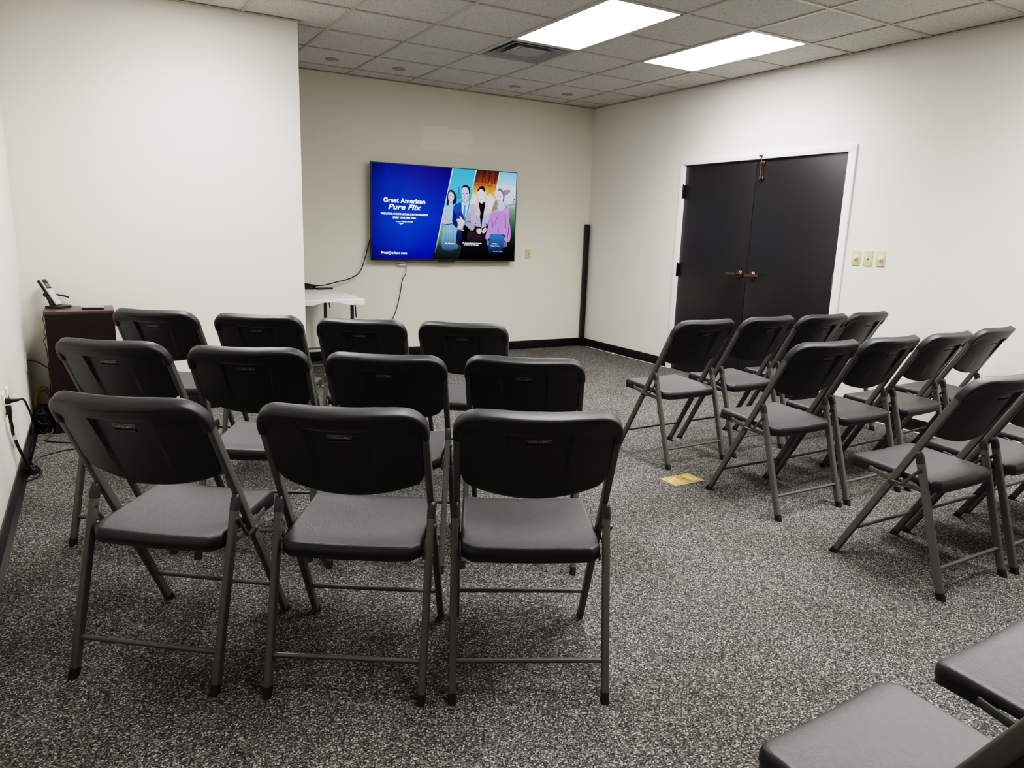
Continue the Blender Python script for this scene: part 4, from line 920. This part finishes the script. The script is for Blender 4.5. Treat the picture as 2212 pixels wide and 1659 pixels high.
t = cord('thick_black_lead', [(-5.544, -3.20, .405), (-5.546, -3.15, .365), (-5.549, -3.11, .326), (-5.547, -3.06, .278), (-5.543, -2.98, .205), (-5.532, -2.88, .117), (-5.524, -2.80, .045), (-5.521, -2.776, .022)], .0075, M_cord, 'thick black cord with a white tag below the lower plug')
b = MB(); b.box((-5.552, -3.105, .288), (-5.536, -3.075, .318), bev=.002); b.add([(-5.541, -3.09, .318), (-5.550, -2.86, .262), (-5.550, -2.87, .225), (-5.541, -3.085, .292)], [(0, 1, 2, 3)]); b.build('tag', M_tagw, t, smooth=False)
t = empty('cord_connector', (-5.522, -2.735, 0), .35, 'black block connector on the carpet where two cords meet', 'connector')
b = MB(); b.box((-.022, -.034, 0), (.022, .034, .028), bev=.004); b.build('body', M_cord, t)
b = MB(); b.sweep([(0, .03, .014), (0, .05, .012), (0, .066, .010)], rrect(.02, .016, .005), (1, 0, 0), scale=[(1, 1), (.7, .8), (.5, .6)]); b.build('strain_relief', M_rubber, t)
cord('extension_cord', [(-5.515, -2.68, .008), (-5.520, -2.62, .007), (-5.522, -2.561, .006), (-5.506, -2.49, .006), (-5.489, -2.437, .006), (-5.42, -2.385, .006), (-5.346, -2.352, .006), (-5.25, -2.36, .006), (-5.13, -2.40, .006), (-5.05, -2.36, .006)], .0055, M_cordgrey, 'dark grey cord curving over the carpet from the connector')
cord('extension_cord', [(-5.452, -1.93, .03), (-5.462, -1.98, .012), (-5.478, -2.05, .006), (-5.488, -2.10, .006), (-5.47, -2.125, .006), (-5.42, -2.165, .006), (-5.361, -2.203, .006), (-5.28, -2.25, .006), (-5.18, -2.29, .006)], .005, M_cordgrey, 'dark grey cord trailing from the cord heap behind the cabinet')
cord('coaxial_cable', [(XL + .006, -1.828, .462), (-5.545, -1.845, .462), (-5.515, -1.860, .458), (-5.480, -1.865, .436), (-5.450, -1.865, .410), (-5.442, -1.865, .403)], .0042, M_cord, 'short black cable from the white wall plate behind the cabinet')
rnd = random.Random(3)
def tangle(cx, cy, cz, rx, ry, rz, loops, r, seed, lo):
    q = random.Random(seed); pts = []
    for k in range(loops):
        ph = q.uniform(0, 6.28); tilt = q.uniform(-.9, .9); s1 = q.uniform(.6, 1)
        for i in range(7):
            a = ph + 2 * PI * i / 7
            x = rx * s1 * math.cos(a); y = ry * s1 * math.sin(a) * math.cos(tilt); z = rz * s1 * (math.sin(a) * math.sin(tilt) + q.uniform(-.3, .3))
            pts.append((min(max(cx + x, XL + .022), CX0 - .012), min(cy + y, -1.745), max(lo, cz + z)))
    b = MB(); b.tube(spline(pts, 5), r, 6); return b
tag(tangle(-5.502, -1.835, .085, .062, .095, .105, 24, .0048, 5, .0055).build('cord_tangle', M_cord), 'tangled heap of black cords on the carpet beside the cabinet', 'cords')
b = MB()
for k in range(6):
    q = random.Random(k); rr = .075 + .008 * q.uniform(-1, 1); ox, oy, oz = q.uniform(-.008, .008), q.uniform(-.02, .02), q.uniform(-.012, .012)
    b.tube([(min(max(-5.505 + ox + .045 * math.cos(a), XL + .014), CX0 - .010), min(-1.675 + oy * .6 + .035 * math.cos(a), YB - .02), .165 + oz + rr * math.sin(a)) for a in (2*PI*i/36 for i in range(37))], .0036, 8)
b.tube(spline([(-5.46, -1.68, .20), (-5.449, -1.69, .30), (-5.454, -1.70, .36), (-5.447, -1.70, .42)], 6), .0036, 8)
tag(b.build('network_cable', M_yellow), 'coiled yellow cable on top of the black cord heap', 'cable')

# ------------------------------------------------------------------ loose things on the carpet
t = empty('printed_card', (-2.347, -4.308, 0), 0, 'tan printed card lying on the carpet in the aisle', 'card')
b = MB(); b.box((-.108, -.066, .0015), (.108, .066, .0035)); b.build('backing', M_edge, t, smooth=False)
b = MB(); b.box((-.104, -.062, .0035), (.104, .062, .0040)); pn = b.build('printed_face', M_paper, t, smooth=False)
b = MB(); b.box((-.100, -.056, .0040), (-.02, .056, .0044)); b.box((.034, -.048, .0040), (.092, .050, .0044)); b.build('light_panel', M_paperl, t, smooth=False)
b = MB()
def ink(pts, w): b.sweep([(x, y, .0047) for x, y in pts], [(-w, 0), (w, 0), (w, .0003), (-w, .0003)], lambda i: (-(pts[min(i+1, len(pts)-1)][1]-pts[max(i-1, 0)][1]), pts[min(i+1, len(pts)-1)][0]-pts[max(i-1, 0)][0], 0))
ink([(.030, .045), (.030, .0), (.034, -.038), (.044, -.050), (.062, -.052)], .0016); ink([(.030, .045), (.060, .052)], .0009)
q = random.Random(11)
for i in range(22):
    x, y = q.uniform(-.095, -.005), q.uniform(-.05, .05); L = q.uniform(.004, .014); ink([(x, y), (x + L, y + q.uniform(-.004, .004))], q.uniform(.0008, .0022))
for i in range(3): ink([(.006 + .004 * i, .05 - .03 * i), (.016 + .004 * i, .03 - .03 * i)], .0012)
b.build('printed_marks', M_ink, t, smooth=False)
def scrap(loc, r, seed, lab):
    bm = bmesh.new(); bmesh.ops.create_icosphere(bm, subdivisions=2, radius=r); q = random.Random(seed)
    for v in bm.verts: v.co *= q.uniform(.65, 1.15); v.co.z *= .7
    z0 = min(v.co.z for v in bm.verts)
    for v in bm.verts: v.co.z -= z0
    b = MB(); b.bm(bm); tag(b.build('paper_scrap', M_scrap, loc=loc, smooth=False), lab, 'scrap', 'white scraps along the door wall')
scrap((-.068, -.705, 0), .016, 2, 'small white scrap on the carpet near the corner post')
scrap((-.055, -1.535, 0), .013, 4, 'small white scrap on the carpet at the door casing foot')

# ------------------------------------------------------------------ camera, world and view
F, CX, CY, CZ_, YAW, PIT, ROL = 1557.94, -5.1558, -7.1828, 1.3539, -.52685, -.20974, .0330
cam = bpy.data.cameras.new('camera'); co = bpy.data.objects.new('camera', cam); COL.objects.link(co)
cam.sensor_width = 36; cam.sensor_fit = 'HORIZONTAL'; cam.lens = F / 2212 * 36; cam.clip_start = .02
cyw, syw, cp, sp = math.cos(YAW), math.sin(YAW), math.cos(PIT), math.sin(PIT)
f = Vector((-syw * cp, cyw * cp, sp)); r = Vector((cyw, syw, 0)); u = r.cross(f)
r2 = r * math.cos(ROL) + u * math.sin(ROL); u2 = -r * math.sin(ROL) + u * math.cos(ROL)
co.matrix_world = Matrix(((r2.x, u2.x, -f.x, CX), (r2.y, u2.y, -f.y, CY), (r2.z, u2.z, -f.z, CZ_), (0, 0, 0, 1)))
SC.camera = co
w = bpy.data.worlds.new('world'); SC.world = w; w.use_nodes = True; w.node_tree.nodes['Background'].inputs[0].default_value = (.02, .02, .02, 1)
SC.view_settings.view_transform = 'Filmic'; SC.view_settings.look = 'High Contrast'; SC.view_settings.exposure = EXPO; SC.view_settings.gamma = 1
SC.cycles.use_denoising = True; SC.cycles.max_bounces = 6; SC.cycles.diffuse_bounces = 4; SC.cycles.glossy_bounces = 3; SC.cycles.adaptive_threshold = .02; SC.cycles.sample_clamp_indirect = 4
SC.cycles.caustics_reflective = False; SC.cycles.caustics_refractive = False
